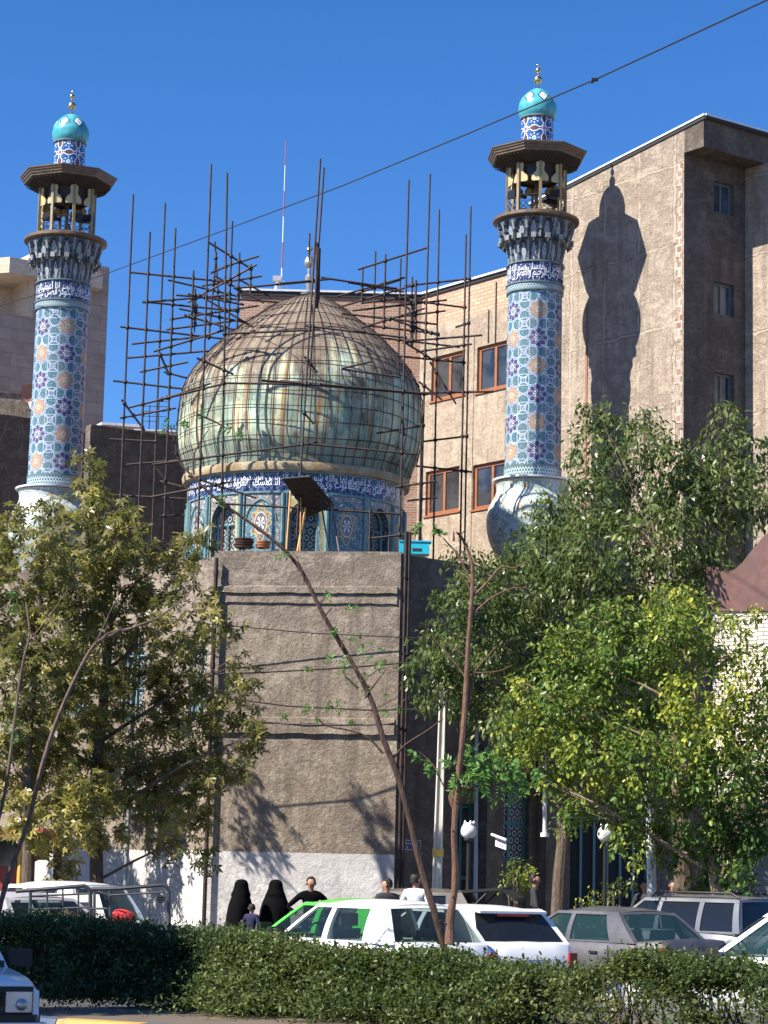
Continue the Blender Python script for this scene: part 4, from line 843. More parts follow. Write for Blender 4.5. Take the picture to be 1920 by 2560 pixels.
# ------------------------------------------------------------------ overhead cables
def cable(name, pts, r, label, m_=M_iron, cat='cable', sag=0):
    P_ = [at(*p) for p in pts]; out = []
    for i in range(len(P_)-1):
        for j in range(10): t = j/10; p = P_[i].lerp(P_[i+1], t); p.z -= sag*4*t*(1-t); out.append(p)
    out.append(P_[-1]); f = MB(); f.tube(out, r, 6); return tag(f.build(name, m_), label, cat)
cable('overhead_cable', [(2000, -38, 26), (1490, 198, 32), (1180, 330, 37), (860, 463, 43), (560, 576, 50), (250, 690, 57), (-40, 776, 63)], .011, 'black overhead cable crossing the sky diagonally above the dome')
q = at(1487, 199, 32); f = MB(); f.box(q, (.09, .05, .04), 0); f.tube([q, q+Vector((-.05, 0, -.05))], .02, 5); tag(f.build('cable_clamp', M_iron), 'small black clamp on the overhead cable in the sky', 'cable clamp')
cable('wall_cable', [(300, 1530, 49.9), (500, 1558, 48.9), (780, 1583, 48.85), (1100, 1598, 48.7)], .012, 'thin dark cable across the front wall, the uppermost one')
cable('wall_cable', [(380, 1690, 48), (640, 1682, 47.8), (860, 1670, 47.8), (1100, 1650, 48)], .017, 'dark cable across the middle of the front wall, rising to the right')
cable('wall_cable', [(300, 1700, 49.9), (520, 1740, 49.1), (720, 1765, 48.9), (930, 1776, 48.75), (1150, 1770, 48.7), (1500, 1700, 49)], .018, 'dark cable across the front wall just above the lower string course')
# ------------------------------------------------------------------ vegetation
def leafmat(name, c0, c1, c2, trans=.3, rough=.42):
    global CUR
    m_ = bpy.data.materials.new(name); m_.use_nodes = True; CUR = m_.node_tree; b = CUR.nodes['Principled BSDF']; out = CUR.nodes['Material Output']
    a = CUR.nodes.new('ShaderNodeAttribute'); a.attribute_name = 'tint'; t = E(a.outputs['Fac'])
    c = mixc(mapr(t, 0, .5), c0, c1); c = mixc(mapr(t, .5, 1), c, c2); setin(b.inputs['Base Color'], c); b.inputs['Roughness'].default_value = rough; b.inputs['Specular IOR Level'].default_value = .25
    tr = CUR.nodes.new('ShaderNodeBsdfTranslucent'); setin(tr.inputs[0], mixc(.5, c, (.35, .45, .08))); mx_ = CUR.nodes.new('ShaderNodeMixShader'); mx_.inputs[0].default_value = trans
    CUR.links.new(b.outputs[0], mx_.inputs[1]); CUR.links.new(tr.outputs[0], mx_.inputs[2]); CUR.links.new(mx_.outputs[0], out.inputs[0]); return m_
TPL = {}
TPL['lance'] = (np.array([(0, 0, 0), (.45, .2, .05), (1, 0, -.08), (.45, -.2, .05)]), np.array([(0, 1, 2, 3)]))
TPL['oval'] = (np.array([(0, 0, 0), (.3, .26, .05), (.75, .22, .02), (1, 0, -.08), (.75, -.22, .02), (.3, -.26, .05)]), np.array([(0, 1, 2, 3), (0, 3, 4, 5)]))
v_, q_ = [], []
for i, (a, l) in enumerate(((-105, .6), (-52, .88), (0, 1), (52, .88), (105, .6))):
    a = R_(a); d = np.array((math.cos(a), math.sin(a), 0)); n_ = np.array((-d[1], d[0], 0)); v_ += [(0, 0, .03), tuple(d*l*.5+n_*.15), tuple(d*l+np.array((0, 0, -.12))), tuple(d*l*.5-n_*.15)]; q_.append((4*i, 4*i+1, 4*i+2, 4*i+3))
TPL['palmate'] = (np.array(v_), np.array(q_))
def unit(a): return a/np.maximum(np.linalg.norm(a, axis=1, keepdims=True), 1e-9)
def leaves(name, P, D, S, tint, kind, m_, parent=None, flatn=None):
    V, F = TPL[kind]; n = len(P); D = unit(D)
    N = RNG.normal(size=(n, 3))*.55+np.array((0, 0, 1.0)) if flatn is None else flatn
    W = unit(np.cross(N, D)); N = np.cross(D, W)
    R = np.stack((D, W, N), 1)*S[:, None, None]                      # rows are the axes
    vv = (np.einsum('kj,njc->nkc', V, R)+P[:, None, :]).reshape(-1, 3)
    if parent: vv = vv-np.array(parent.location)
    k = len(V); ff = (F[None]+(np.arange(n)*k)[:, None, None]).reshape(-1, 4)
    me = bpy.data.meshes.new(name); me.vertices.add(len(vv)); me.vertices.foreach_set('co', vv.astype(np.float32).ravel())
    me.loops.add(ff.size); me.loops.foreach_set('vertex_index', ff.astype(np.int32).ravel()); me.polygons.add(len(ff)); me.polygons.foreach_set('loop_start', np.arange(0, ff.size, 4, dtype=np.int32))
    at_ = me.attributes.new('tint', 'FLOAT', 'POINT'); at_.data.foreach_set('value', np.repeat(np.clip(tint, 0, 1), k).astype(np.float32))
    me.materials.append(m_); me.update(calc_edges=True); o = bpy.data.objects.new(name, me); COL.objects.link(o)
    if parent: o.parent = parent
    return o
def insphere(n, shell=.5):
    d = unit(RNG.normal(size=(n, 3))); return d*(RNG.random((n, 1))**(1/3)*(1-shell)+shell*RNG.random((n, 1))**.25)
def crown_pts(blobs, dens, per, size, droop=.5, twig=.35, flat_y=.8, shell=.35):
    """blobs in 1659-px coordinates (x, y, r, Y, tint)"""
    PP, DD, SS, TT = [], [], [], []
    for x, y, r, Y, tb in blobs:
        c = np.array(A(x, y, Y)); rad = r*K*Y/FPX; nt_ = max(3, int(dens*rad*rad))
        tc = insphere(nt_, shell)*np.array((rad, rad*flat_y, rad))+c; outd = unit(tc-c+RNG.normal(size=(nt_, 3))*rad*.4+np.array((0, 0, -.15)))
        tt = tb+RNG.normal(size=nt_)*.16
        for k in range(per):
            s = RNG.random((nt_, 1)); p = tc+outd*twig*(s-.3)+RNG.normal(size=(nt_, 3))*twig*.22
            d = outd*.6+RNG.normal(size=(nt_, 3))*.7+np.array((0, 0, -droop))
            PP.append(p); DD.append(d); SS.append(size*(.5+.85*RNG.random(nt_))); TT.append(tt+RNG.normal(size=nt_)*.12)
    return np.vstack(PP), np.vstack(DD), np.concatenate(SS), np.concatenate(TT)
def barkmat(name, c1, c2, sc=6):
    def f():
        p = coord('Object'); n = noise(vscale(p, (6, 6, 1.2)), sc, 6, .7); return {'Base Color': mixc(mapr(n, .35, .65), c1, c2), 'Normal': bump(n, 1, .03)}
    return mat(name, f, rough=.9, color=c1)
M_bark = barkmat('dark_bark', (.06, .042, .03), (.17, .125, .09)); M_barkl = barkmat('pale_bark', (.22, .15, .09), (.42, .32, .2)); M_barkr = barkmat('reddish_bark', (.11, .055, .035), (.22, .12, .08)); M_barkd = barkmat('shaded_stem_bark', (.035, .026, .022), (.09, .065, .05)); M_barkg = barkmat('grey_pink_bark', (.10, .065, .05), (.22, .15, .12))
ML_plane = leafmat('plane_leaves', (.05, .055, .022), (.175, .155, .055), (.46, .39, .11), .28, .35)
ML_dark = leafmat('glossy_leaves', (.025, .045, .018), (.095, .135, .045), (.32, .35, .13), .25, .3)
ML_bright = leafmat('bright_leaves', (.03, .07, .02), (.12, .2, .045), (.42, .42, .06), .3, .33)
ML_hedge = leafmat('hedge_leaves', (.018, .034, .011), (.058, .088, .027), (.17, .19, .065), .22, .4)
ML_conif = leafmat('conifer_leaves', (.016, .03, .014), (.055, .09, .036), (.16, .2, .07), .12, .5)
ML_young = leafmat('young_leaves', (.035, .09, .02), (.08, .19, .04), (.2, .34, .09), .35, .4)
def tree(label, cat, base, trunk, r0_, blobs, dens, per, size, kind, lm, bm, group=None, droop=.5, twig=.35, limbs=True, name='tree', tr1=.4, shell=.35):
    """trunk: list of 1659-px (x, y, Y)"""
    pth = [A(*p) for p in trunk]; pth[0].z = base; T = thing(name, pth[0], label, cat, group)
    f = MB(); n = len(pth); sp = spline([tuple(p) for p in pth], 4) if n > 2 else [tuple(p) for p in pth]
    rs = [r0_*(1-(1-tr1)*i/(len(sp)-1)) for i in range(len(sp))]; rs[0] *= 1.25; f.tube(sp, rs, 10)
    if limbs:
        for x, y, r, Y, tb in blobs[::3]:
            c = A(x, y, Y); rr = r*K*Y/FPX
            cand = [p for p in map(Vector, sp) if p.z < c.z+.3] or [Vector(sp[0])]
            b = min(cand, key=lambda p: (p-c).length+abs(p.z-(c.z-(c-p).length*.5))*.8); L = (c-b).length
            mid = b.lerp(c, .5)+Vector((random.uniform(-.1, .1)*L, random.uniform(-.1, .1)*L, .08*L)); r1 = min(r0_*.3, .012+.011*L)
            f.tube(spline([tuple(b), tuple(mid), tuple(c)], 4), [r1*(1-.8*i/8) for i in range(9)], 6)
            for k in range(4):
                d = Vector(insphere(1)[0])*rr*.9; d.z = abs(d.z)*.8; s = b.lerp(c, random.uniform(.6, 1)); f.tube([s, s+d*.5+Vector((0, 0, .05)), c+d], [r1*.3, r1*.2, .006], 4, cap=False)
    f.build('trunk', bm, T)
    P_, D_, S_, T_ = crown_pts(blobs, dens, per, size, droop, twig, shell=shell)
    leaves('crown', P_, D_, S_, T_, kind, lm, T); return T
# plane trees at left -------------------------------------------------
def B(lst, Y, t=.5, dy=1.2): return [(x, y, r, Y+random.uniform(-dy, dy), tt if len(q) else t) for x, y, r, *q in lst for tt in [q[0] if q else t]]
tree('tall plane tree with a slim dark trunk and olive leaves', 'tree', .1, [(212, 2010, 45), (208, 1850, 45), (205, 1700, 45), (225, 1500, 45.3), (235, 1300, 45.6), (200, 1080, 45.8)], .15,
     B([(190, 985, 30), (195, 1040, 45), (230, 1100, 55), (130, 1110, 35), (290, 1150, 55), (190, 1170, 70), (390, 1175, 28), (345, 1195, 35), (435, 1160, 16), (415, 1200, 28), (270, 1230, 75), (360, 1260, 60), (180, 1280, 80), (440, 1290, 25), (280, 1320, 80), (385, 1350, 60), (495, 1340, 24), (170, 1390, 80), (280, 1420, 80), (380, 1440, 70), (455, 1400, 35), (500, 1440, 26), (530, 1480, 20), (200, 1500, 80), (310, 1520, 80), (410, 1520, 70), (490, 1530, 45), (545, 1590, 25), (240, 1600, 80, .6), (345, 1620, 80, .55), (445, 1610, 70, .5), (525, 1620, 35), (280, 1690, 70, .7), (380, 1700, 70, .5), (470, 1690, 50, .5), (520, 1680, 25), (230, 1760, 60, .75), (330, 1770, 50, .6), (430, 1760, 50, .65), (400, 1820, 35, .6), (330, 1830, 30, .4), (460, 1840, 20, .5), (255, 1690, 45, .9), (400, 1775, 25, .95)], 44.9, .5, .9)+[(184, 1322, 32, 47.3, .5), (184, 1395, 34, 47.3, .5), (176, 1255, 26, 47.3, .5)], 50, 11, .17, 'palmate', ML_plane, M_bark, 'plane trees along the side street', .35, .4, name='plane_tree')  # last three clumps are added to cast shade on the front wall
tree('plane tree at the left edge with yellowing lower leaves above the kiosk', 'tree', .1, [(60, 2010, 43.5), (62, 1800, 43.5), (60, 1600, 43.6), (80, 1400, 43.8), (90, 1200, 44)], .13,
     B([(110, 1100, 32), (60, 1150, 55), (20, 1170, 45), (100, 1200, 60), (30, 1240, 65), (110, 1280, 70), (20, 1330, 70), (100, 1380, 75), (20, 1450, 80, .35), (100, 1480, 75), (20, 1560, 80, .4), (110, 1590, 75, .45), (30, 1660, 75, .65), (120, 1680, 75, .75), (180, 1720, 60, .7), (40, 1750, 60, .75), (130, 1770, 60, .8), (70, 1800, 40, .8), (130, 1850, 38, .7), (170, 1820, 35, .7), (105, 1830, 30, .75), (-30, 1400, 80), (-30, 1650, 80)], 43.6, .47), 54, 11, .17, 'palmate', ML_plane, M_bark, 'plane trees along the side street', .35, .4, name='plane_tree')
tree('plane tree added to shade the side wall, seen only through gaps in the two in front', 'tree', .14, [(128, 2000, 49.3), (125, 1800, 49.3), (130, 1600, 49.4), (140, 1450, 49.4)], .12,
     B([(110, 1450, 50), (190, 1440, 45), (70, 1520, 55), (150, 1530, 60), (220, 1540, 50), (90, 1610, 60), (180, 1620, 60), (250, 1640, 45), (120, 1690, 55), (210, 1710, 50), (160, 1760, 45)], 49.5, .4, .5), 26, 11, .18, 'palmate', ML_plane, M_bark, 'plane trees along the side street', .35, .4, name='plane_tree')  # added tree behind the others, its leaves shade the side wall
# big trees at right ---------------------------------------------------
tree('dark glossy-leaved tree with a forked trunk in front of the alley wall', 'tree', .14, [(1200, 2010, 46), (1208, 1900, 46), (1215, 1780, 46), (1190, 1600, 46.2), (1170, 1400, 46.4), (1180, 1250, 46.5)], .15,
     B([(1195, 1090, 35), (1180, 1130, 50), (1230, 1140, 50), (1130, 1200, 50), (1200, 1210, 70), (1060, 1235, 45), (1000, 1210, 30), (1120, 1280, 70), (1030, 1300, 65), (970, 1290, 28), (1200, 1310, 75), (960, 1350, 32), (1060, 1380, 75), (920, 1400, 30), (980, 1420, 50), (1150, 1400, 80), (900, 1450, 26), (960, 1480, 45), (1050, 1480, 70), (1150, 1510, 75), (1090, 1560, 55), (1200, 1440, 70), (905, 1510, 18), (958, 1400, 30), (962, 1445, 28), (948, 1425, 26), (940, 1500, 24), (1010, 1530, 40), (1130, 1590, 45), (1250, 1240, 70), (1250, 1390, 70)], 46.3, .42), 210, 12, .132, 'lance', ML_dark, M_bark, 'large street trees at right', .9, .32)
tree('large dark tree with a thick furrowed trunk before the apartment block', 'tree', .14, [(1490, 2010, 43), (1478, 1920, 43), (1470, 1800, 43), (1455, 1600, 43.5), (1440, 1400, 44), (1420, 1200, 44)], .21,
     B([(1290, 900, 38), (1265, 950, 32), (1330, 930, 50), (1390, 905, 32), (1395, 960, 50), (1260, 1020, 42), (1330, 1010, 60), (1450, 960, 35), (1440, 1020, 65), (1560, 895, 26), (1590, 930, 35), (1570, 980, 45), (1520, 1000, 40), (1620, 1000, 38), (1655, 960, 25), (1280, 1090, 60), (1370, 1090, 75), (1480, 1080, 75), (1570, 1070, 70), (1650, 1060, 60), (1310, 1180, 80), (1420, 1170, 85), (1500, 1160, 70), (1600, 1110, 50), (1290, 1280, 80), (1400, 1270, 85), (1500, 1250, 75), (1560, 1220, 50), (1340, 1370, 90), (1450, 1350, 80), (1510, 1340, 50), (1240, 1180, 50), (1530, 940, 18), (1248, 1060, 25)], 44, .45), 165, 12, .14, 'lance', ML_dark, M_bark, 'large street trees at right', .9, .32)
tree('bright green creeper-covered tree with a pale trunk in front of the shops', 'tree', .1, [(1560, 2060, 40), (1552, 1960, 40), (1540, 1860, 40), (1530, 1700, 40), (1500, 1500, 40), (1470, 1350, 40)], .13,
     B([(1430, 1290, 26, .8), (1475, 1285, 30, .7), (1440, 1340, 45, .6), (1500, 1370, 45, .6), (1380, 1400, 60), (1470, 1430, 65), (1300, 1450, 65, .4), (1390, 1490, 70), (1490, 1510, 60, .75), (1565, 1420, 30, .7), (1600, 1350, 22), (1590, 1480, 30, .8), (1640, 1320, 18), (1650, 1430, 26), (1625, 1560, 50, .7), (1540, 1590, 60, .75), (1440, 1570, 70), (1340, 1560, 70), (1250, 1540, 60), (1190, 1580, 45, .6), (1160, 1540, 25, .7), (1280, 1620, 70, .6), (1380, 1650, 75), (1480, 1660, 75), (1580, 1670, 70, .4), (1650, 1640, 50, .3), (1220, 1650, 50, .6), (1180, 1690, 30, .6), (1310, 1720, 60, .55), (1410, 1740, 65, .4), (1510, 1750, 70, .3), (1610, 1750, 70, .25), (1360, 1800, 40, .5), (1450, 1820, 50, .3), (1550, 1840, 60, .2), (1640, 1830, 50, .15), (1250, 1740, 35, .5), (1220, 1790, 16, .5), (1380, 1850, 18, .8), (1540, 1900, 40, .2), (1610, 1890, 35, .2), (1655, 1530, 30), (1600, 1420, 34, .6), (1560, 1340, 22, .6), (1640, 1480, 36, .5), (1570, 1530, 40, .6), (1620, 1620, 60, .5), (1659, 1700, 60, .4), (1600, 1790, 60, .3), (1200, 1500, 45, .6), (1140, 1620, 40, .7), (1350, 1330, 40, .5), (1250, 1470, 50, .5), (1190, 1420, 40, .55), (1130, 1490, 36, .6), (1100, 1560, 30, .6), (1230, 1380, 40, .5), (1300, 1350, 45, .5), (1080, 1620, 22, .6), (1500, 1300, 30, .6), (1400, 1350, 40, .6)], 40, .5, .8), 235, 13, .098, 'oval', ML_bright, M_barkl, 'large street trees at right', .6, .28)
# out-of-frame trees that shade the left part of the hedge and the near car
for (x, y, r_) in ((-8.2, 24.6, 2.3), (-7.6, 18.0, 2.0), (-12, 22, 3), (-12.2, 47.5, 2.6), (-10.6, 49.6, 2.2)):
    T = thing('plane_tree', (x, y, 0), 'plane tree beyond the left edge, ' + {24.6: 'the one nearest the hedge', 18.0: 'the one nearest the camera', 22: 'the one farthest out', 47.5: 'by the side wall of the mosque', 49.6: 'close to the side wall'}[y], 'tree', 'trees beyond the left edge'); f = MB(); f.tube([(x, y, 0), (x, y, 5)], [.14, .07], 8); f.build('trunk', M_bark, T)
    n_ = 5000; P_ = insphere(n_, .2)*r_+np.array((x, y, 4.6)); leaves('crown', P_, RNG.normal(size=(n_, 3)), .16+.1*RNG.random(n_), .5+RNG.normal(size=n_)*.15, 'palmate', ML_plane, T)
# young stems growing from the hedge ------------------------------------
def stem(label, pts, r0_, r1_, m_, branches, tufts, lm, Y, size=.05, cat='sapling', name='sapling', kind='lance', n=26):
    """pts, branches in 1920-px coordinates; tufts (x, y, spread_px, tint)"""
    P_ = [at(x+random.uniform(-2.5, 2.5), y, Y+random.uniform(-.05, .05)) for x, y in pts]; T = thing(name, (P_[0].x, P_[0].y, 0), label, cat); sp = spline([tuple(p) for p in P_], 4); f = MB()
    L = len(sp)-1; f.tube(sp, [(r0_+(r1_-r0_)*(i/L)**.8)*random.uniform(.88, 1.14) for i in range(L+1)], 8)
    for i in range(3, L, 3):
        p = Vector(sp[i]); d = Vector((random.uniform(-1, 1), -.5, random.uniform(0, 1))).normalized(); rr = r0_+(r1_-r0_)*(i/L)**.8; f.tube([p, p+d*rr*1.6], [rr*.35, rr*.2], 5)
    f.build('stem', m_, T)
    for b, rb in branches: f = MB(); q = [at(x, y, Y) for x, y in b]; sp2 = spline([tuple(p) for p in q], 3) if len(q) > 2 else [tuple(p) for p in q]; f.tube(sp2, [rb*(1-.6*i/(len(sp2)-1)) for i in range(len(sp2))], 5); f.build('branch', m_, T)
    PP, DD, SS, TT = [], [], [], []
    for x, y, sp_, tb in tufts:
        c = np.array(at(x, y, Y)); rad = sp_*Y/FPX; k = int(n*(rad/.12)**1.3)+6; ns = max(2, k//9)
        for j in range(ns):     # pinnate sprays
            o = c+RNG.normal(size=3)*rad*.45; d = unit(RNG.normal(size=(1, 3))+np.array((0, 0, -.3)))[0]; sd = np.cross(d, (0, -1, .2)); ss = np.linspace(0, 1, 9)[:, None]
            PP.append(o+d*rad*.9*ss+np.array((0, 0, -.25))*rad*ss**2); DD.append(d*.6+sd*np.where(np.arange(9) % 2, 1, -1)[:, None]+RNG.normal(size=(9, 3))*.2); SS.append(size*(.8+.4*RNG.random(9))); TT.append(tb+RNG.normal(size=9)*.12)
    if PP: leaves('leaves', np.vstack(PP), np.vstack(DD), np.concatenate(SS), np.concatenate(TT), kind, lm, T, flatn=np.tile(np.array((0, -.8, .6)), (sum(len(p) for p in PP), 1))+RNG.normal(size=(sum(len(p) for p in PP), 3))*.4)
    return T
d2 = lambda L: [(x*K, y*K) for x, y in L]; c6 = lambda L: [(500+x/2.602, 1350+y/2.602) for x, y in L]; c7 = lambda L: [(1000+x/2.458, 1300+y/2.458) for x, y in L]; c5 = lambda L: [(400+x/2.37, 950+y/2.37) for x, y in L]
stem('long bare stem leaning left from the hedge right across the front wall', d2([(962, 2060), (940, 1970), (915, 1890), (865, 1695), (830, 1600), (795, 1500), (740, 1395), (700, 1328), (650, 1235), (605, 1180), (540, 1128), (470, 1078), (430, 1042), (392, 1003), (380, 975)]), .042, .010, M_barkr if False else barkmat('two_tone_bark', (.035, .022, .017), (.12, .066, .046)),
     [(c6([(1030, 965), (960, 900), (930, 850)]), .014), (c6([(1075, 1030), (1120, 960), (1215, 840)]), .014), (c6([(1190, 1390), (1100, 1290), (980, 1240), (830, 1210), (750, 1150)]), .015), (c6([(1240, 1435), (1340, 1330), (1480, 1240), (1580, 1160)]), .018), (c6([(800, 510), (860, 440)]), .012), (c6([(775, 430), (820, 350)]), .01), (c6([(920, 710), (930, 650)]), .012), (c6([(1100, 1110), (1180, 1080), (1290, 1020)]), .009), (c6([(680, 280), (660, 180), (620, 100)]), .008), (c6([(1090, 890), (1180, 830)]), .009),
      (c5([(200, 560), (205, 430), (290, 290)]), .013), (c5([(215, 200), (330, 250), (400, 290)]), .014), (c5([(95, 440), (90, 380), (60, 270)]), .011)],
     [(x, y, s_, t_) for (x, y), s_, t_ in zip(c6([(900, 800), (960, 830), (700, 840), (800, 790), (1090, 700), (1130, 730), (1190, 770), (840, 330), (980, 435), (1010, 620), (870, 570), (1070, 900), (1090, 970), (690, 1110), (910, 1070), (830, 1050), (560, 1150), (740, 1140), (1190, 1100), (1250, 1110), (960, 1190)]), [26, 26, 20, 18, 24, 22, 24, 16, 18, 16, 14, 22, 22, 20, 18, 16, 14, 14, 20, 16, 12], [.5]*8+[.4]*13)]+
     [(x, y, 18, .45) for x, y in c5([(255, 195), (180, 262), (120, 270), (40, 265), (20, 290), (400, 280), (450, 300), (470, 320), (360, 700), (400, 720), (720, 1010)])], ML_young, 26.2)
stem('upright reddish sapling with forked bare twigs right of the long leaning stem', d2([(972, 2040), (974, 1985), (985, 1900), (982, 1800), (990, 1700), (1000, 1600), (1005, 1500), (1012, 1400), (1020, 1280), (1018, 1215), (1000, 1165), (985, 1150)]), .05, .014, M_barkr,
     [(c7([(450, 470), (540, 380), (620, 290), (700, 296), (790, 250)]), .017), (c7([(455, 570), (560, 480), (690, 420), (790, 420)]), .012), (c7([(440, 450), (400, 370), (330, 300)]), .012), (c7([(445, 400), (360, 220), (300, 150), (265, 110)]), .015), (c7([(410, 980), (340, 880), (200, 720)]), .013), (c7([(425, 860), (340, 790), (250, 740)]), .01), (c7([(420, 1150), (440, 1020), (460, 930), (590, 780)]), .017), (c7([(460, 940), (600, 930), (690, 890)]), .009), (c7([(345, 1800), (310, 1700), (350, 1660), (440, 1640), (500, 1635)]), .03), (c7([(330, 130), (330, 70)]), .018), (c7([(360, 110), (400, 60)]), .012), (c7([(270, 1640), (200, 1500), (110, 1420)]), .01)],
     [(x, y, 26, .55) for x, y in c7([(350, 1480), (420, 1450), (420, 1520), (480, 1480), (520, 1540), (560, 1480), (600, 1540), (640, 1500), (680, 1570), (720, 1530), (760, 1590), (560, 1600), (500, 1620), (430, 1570), (620, 1620), (700, 1640), (780, 1640), (360, 1600), (400, 1600), (480, 1560), (540, 1450), (470, 1430)])]+[(x, y, 14, .5) for x, y in c7([(100, 1420), (150, 1500), (190, 1520), (210, 60), (100, 30), (230, 70)])], ML_young, 26.0, .075, n=40)
stem('pale bare stem with a forked top leaning right over the left plane tree', d2([(-8, 1990), (20, 1890), (60, 1780), (88, 1660), (120, 1560), (165, 1460), (205, 1392), (250, 1368), (290, 1355), (335, 1338)]), .034, .012, M_barkg,
     [(d2([(205, 1392), (225, 1350), (250, 1295)]), .012), (d2([(335, 1338), (400, 1290), (430, 1235)]), .012), (d2([(400, 1290), (425, 1260)]), .006), (d2([(290, 1355), (240, 1365), (215, 1380)]), .012)], [(20, 1790, 26, .3), (45, 1840, 26, .3), (10, 1520, 26, .3), (25, 1480, 20, .3)], ML_young, 27.3)
stem('thin pale stem rising beside the left edge through the plane leaves', d2([(-10, 1800), (15, 1700), (38, 1500), (50, 1420), (62, 1370), (58, 1300)]), .024, .01, M_barkg, [(d2([(62, 1385), (100, 1340), (135, 1290), (150, 1270)]), .009), (d2([(60, 1395), (110, 1380), (160, 1330)]), .008)], [], ML_young, 27.6)
# small shrubs on the far pavement
def shrub(label, blobs, Y, size, lm, kind, stems, base_x, cat='shrub', dens=170, droop=.2, name='shrub', bmm=None, group=None):
    b = A(base_x, 2000, Y); T = thing(name, (b.x, b.y, .14), label, cat, group); f = MB()
    for k in range(stems):
        x, y, r, *_ = blobs[k % len(blobs)]; c = A(x, y, Y); f.tube([(b.x+random.uniform(-.06, .06), b.y, .14), ((b.x+c.x)/2+random.uniform(-.05, .05), b.y, (c.z+.14)/2), (c.x+random.uniform(-.1, .1), c.y, c.z)], [.035, .025, .012], 6)
    f.build('stems', bmm or M_barkg, T); P_, D_, S_, T_ = crown_pts([(x, y, r, Y, t) for x, y, r, t in blobs], dens, 12, size, droop, .2)
    leaves('foliage', P_, D_, S_, T_, kind, lm, T); return T
shrub('round-headed small tree with wispy yellow-green leaves below the lattice window', [(1115, 1885, 30, .7), (1090, 1895, 22, .6), (1140, 1890, 24, .7), (1112, 1905, 26, .6), (1135, 1915, 16, .5), (1100, 1870, 16, .7)], 44.5, .09, ML_bright, 'lance', 6, 1118)
shrub('low yellow-green bush behind the grey sedan roof', [(1280, 1948, 22, .7), (1305, 1945, 24, .65), (1250, 1955, 16, .6), (1330, 1950, 20, .5)], 45, .07, ML_bright, 'lance', 4, 1295)
shrub('dark leafy shrub beside the shop entrance, left of the white post', [(1322, 1905, 18, .3), (1310, 1925, 14, .35), (1340, 1915, 16, .3), (1365, 1910, 14, .25)], 46, .09, ML_dark, 'oval', 3, 1325)
shrub('cone-shaped conifer shrub near the right edge behind the near white car', [(1616, 1905, 10, .8), (1614, 1925, 18, .75), (1610, 1950, 24, .7), (1615, 1975, 26, .6), (1590, 1990, 16, .6), (1605, 2005, 26, .5)], 41, .05, ML_hedge, 'lance', 3, 1612, dens=120)
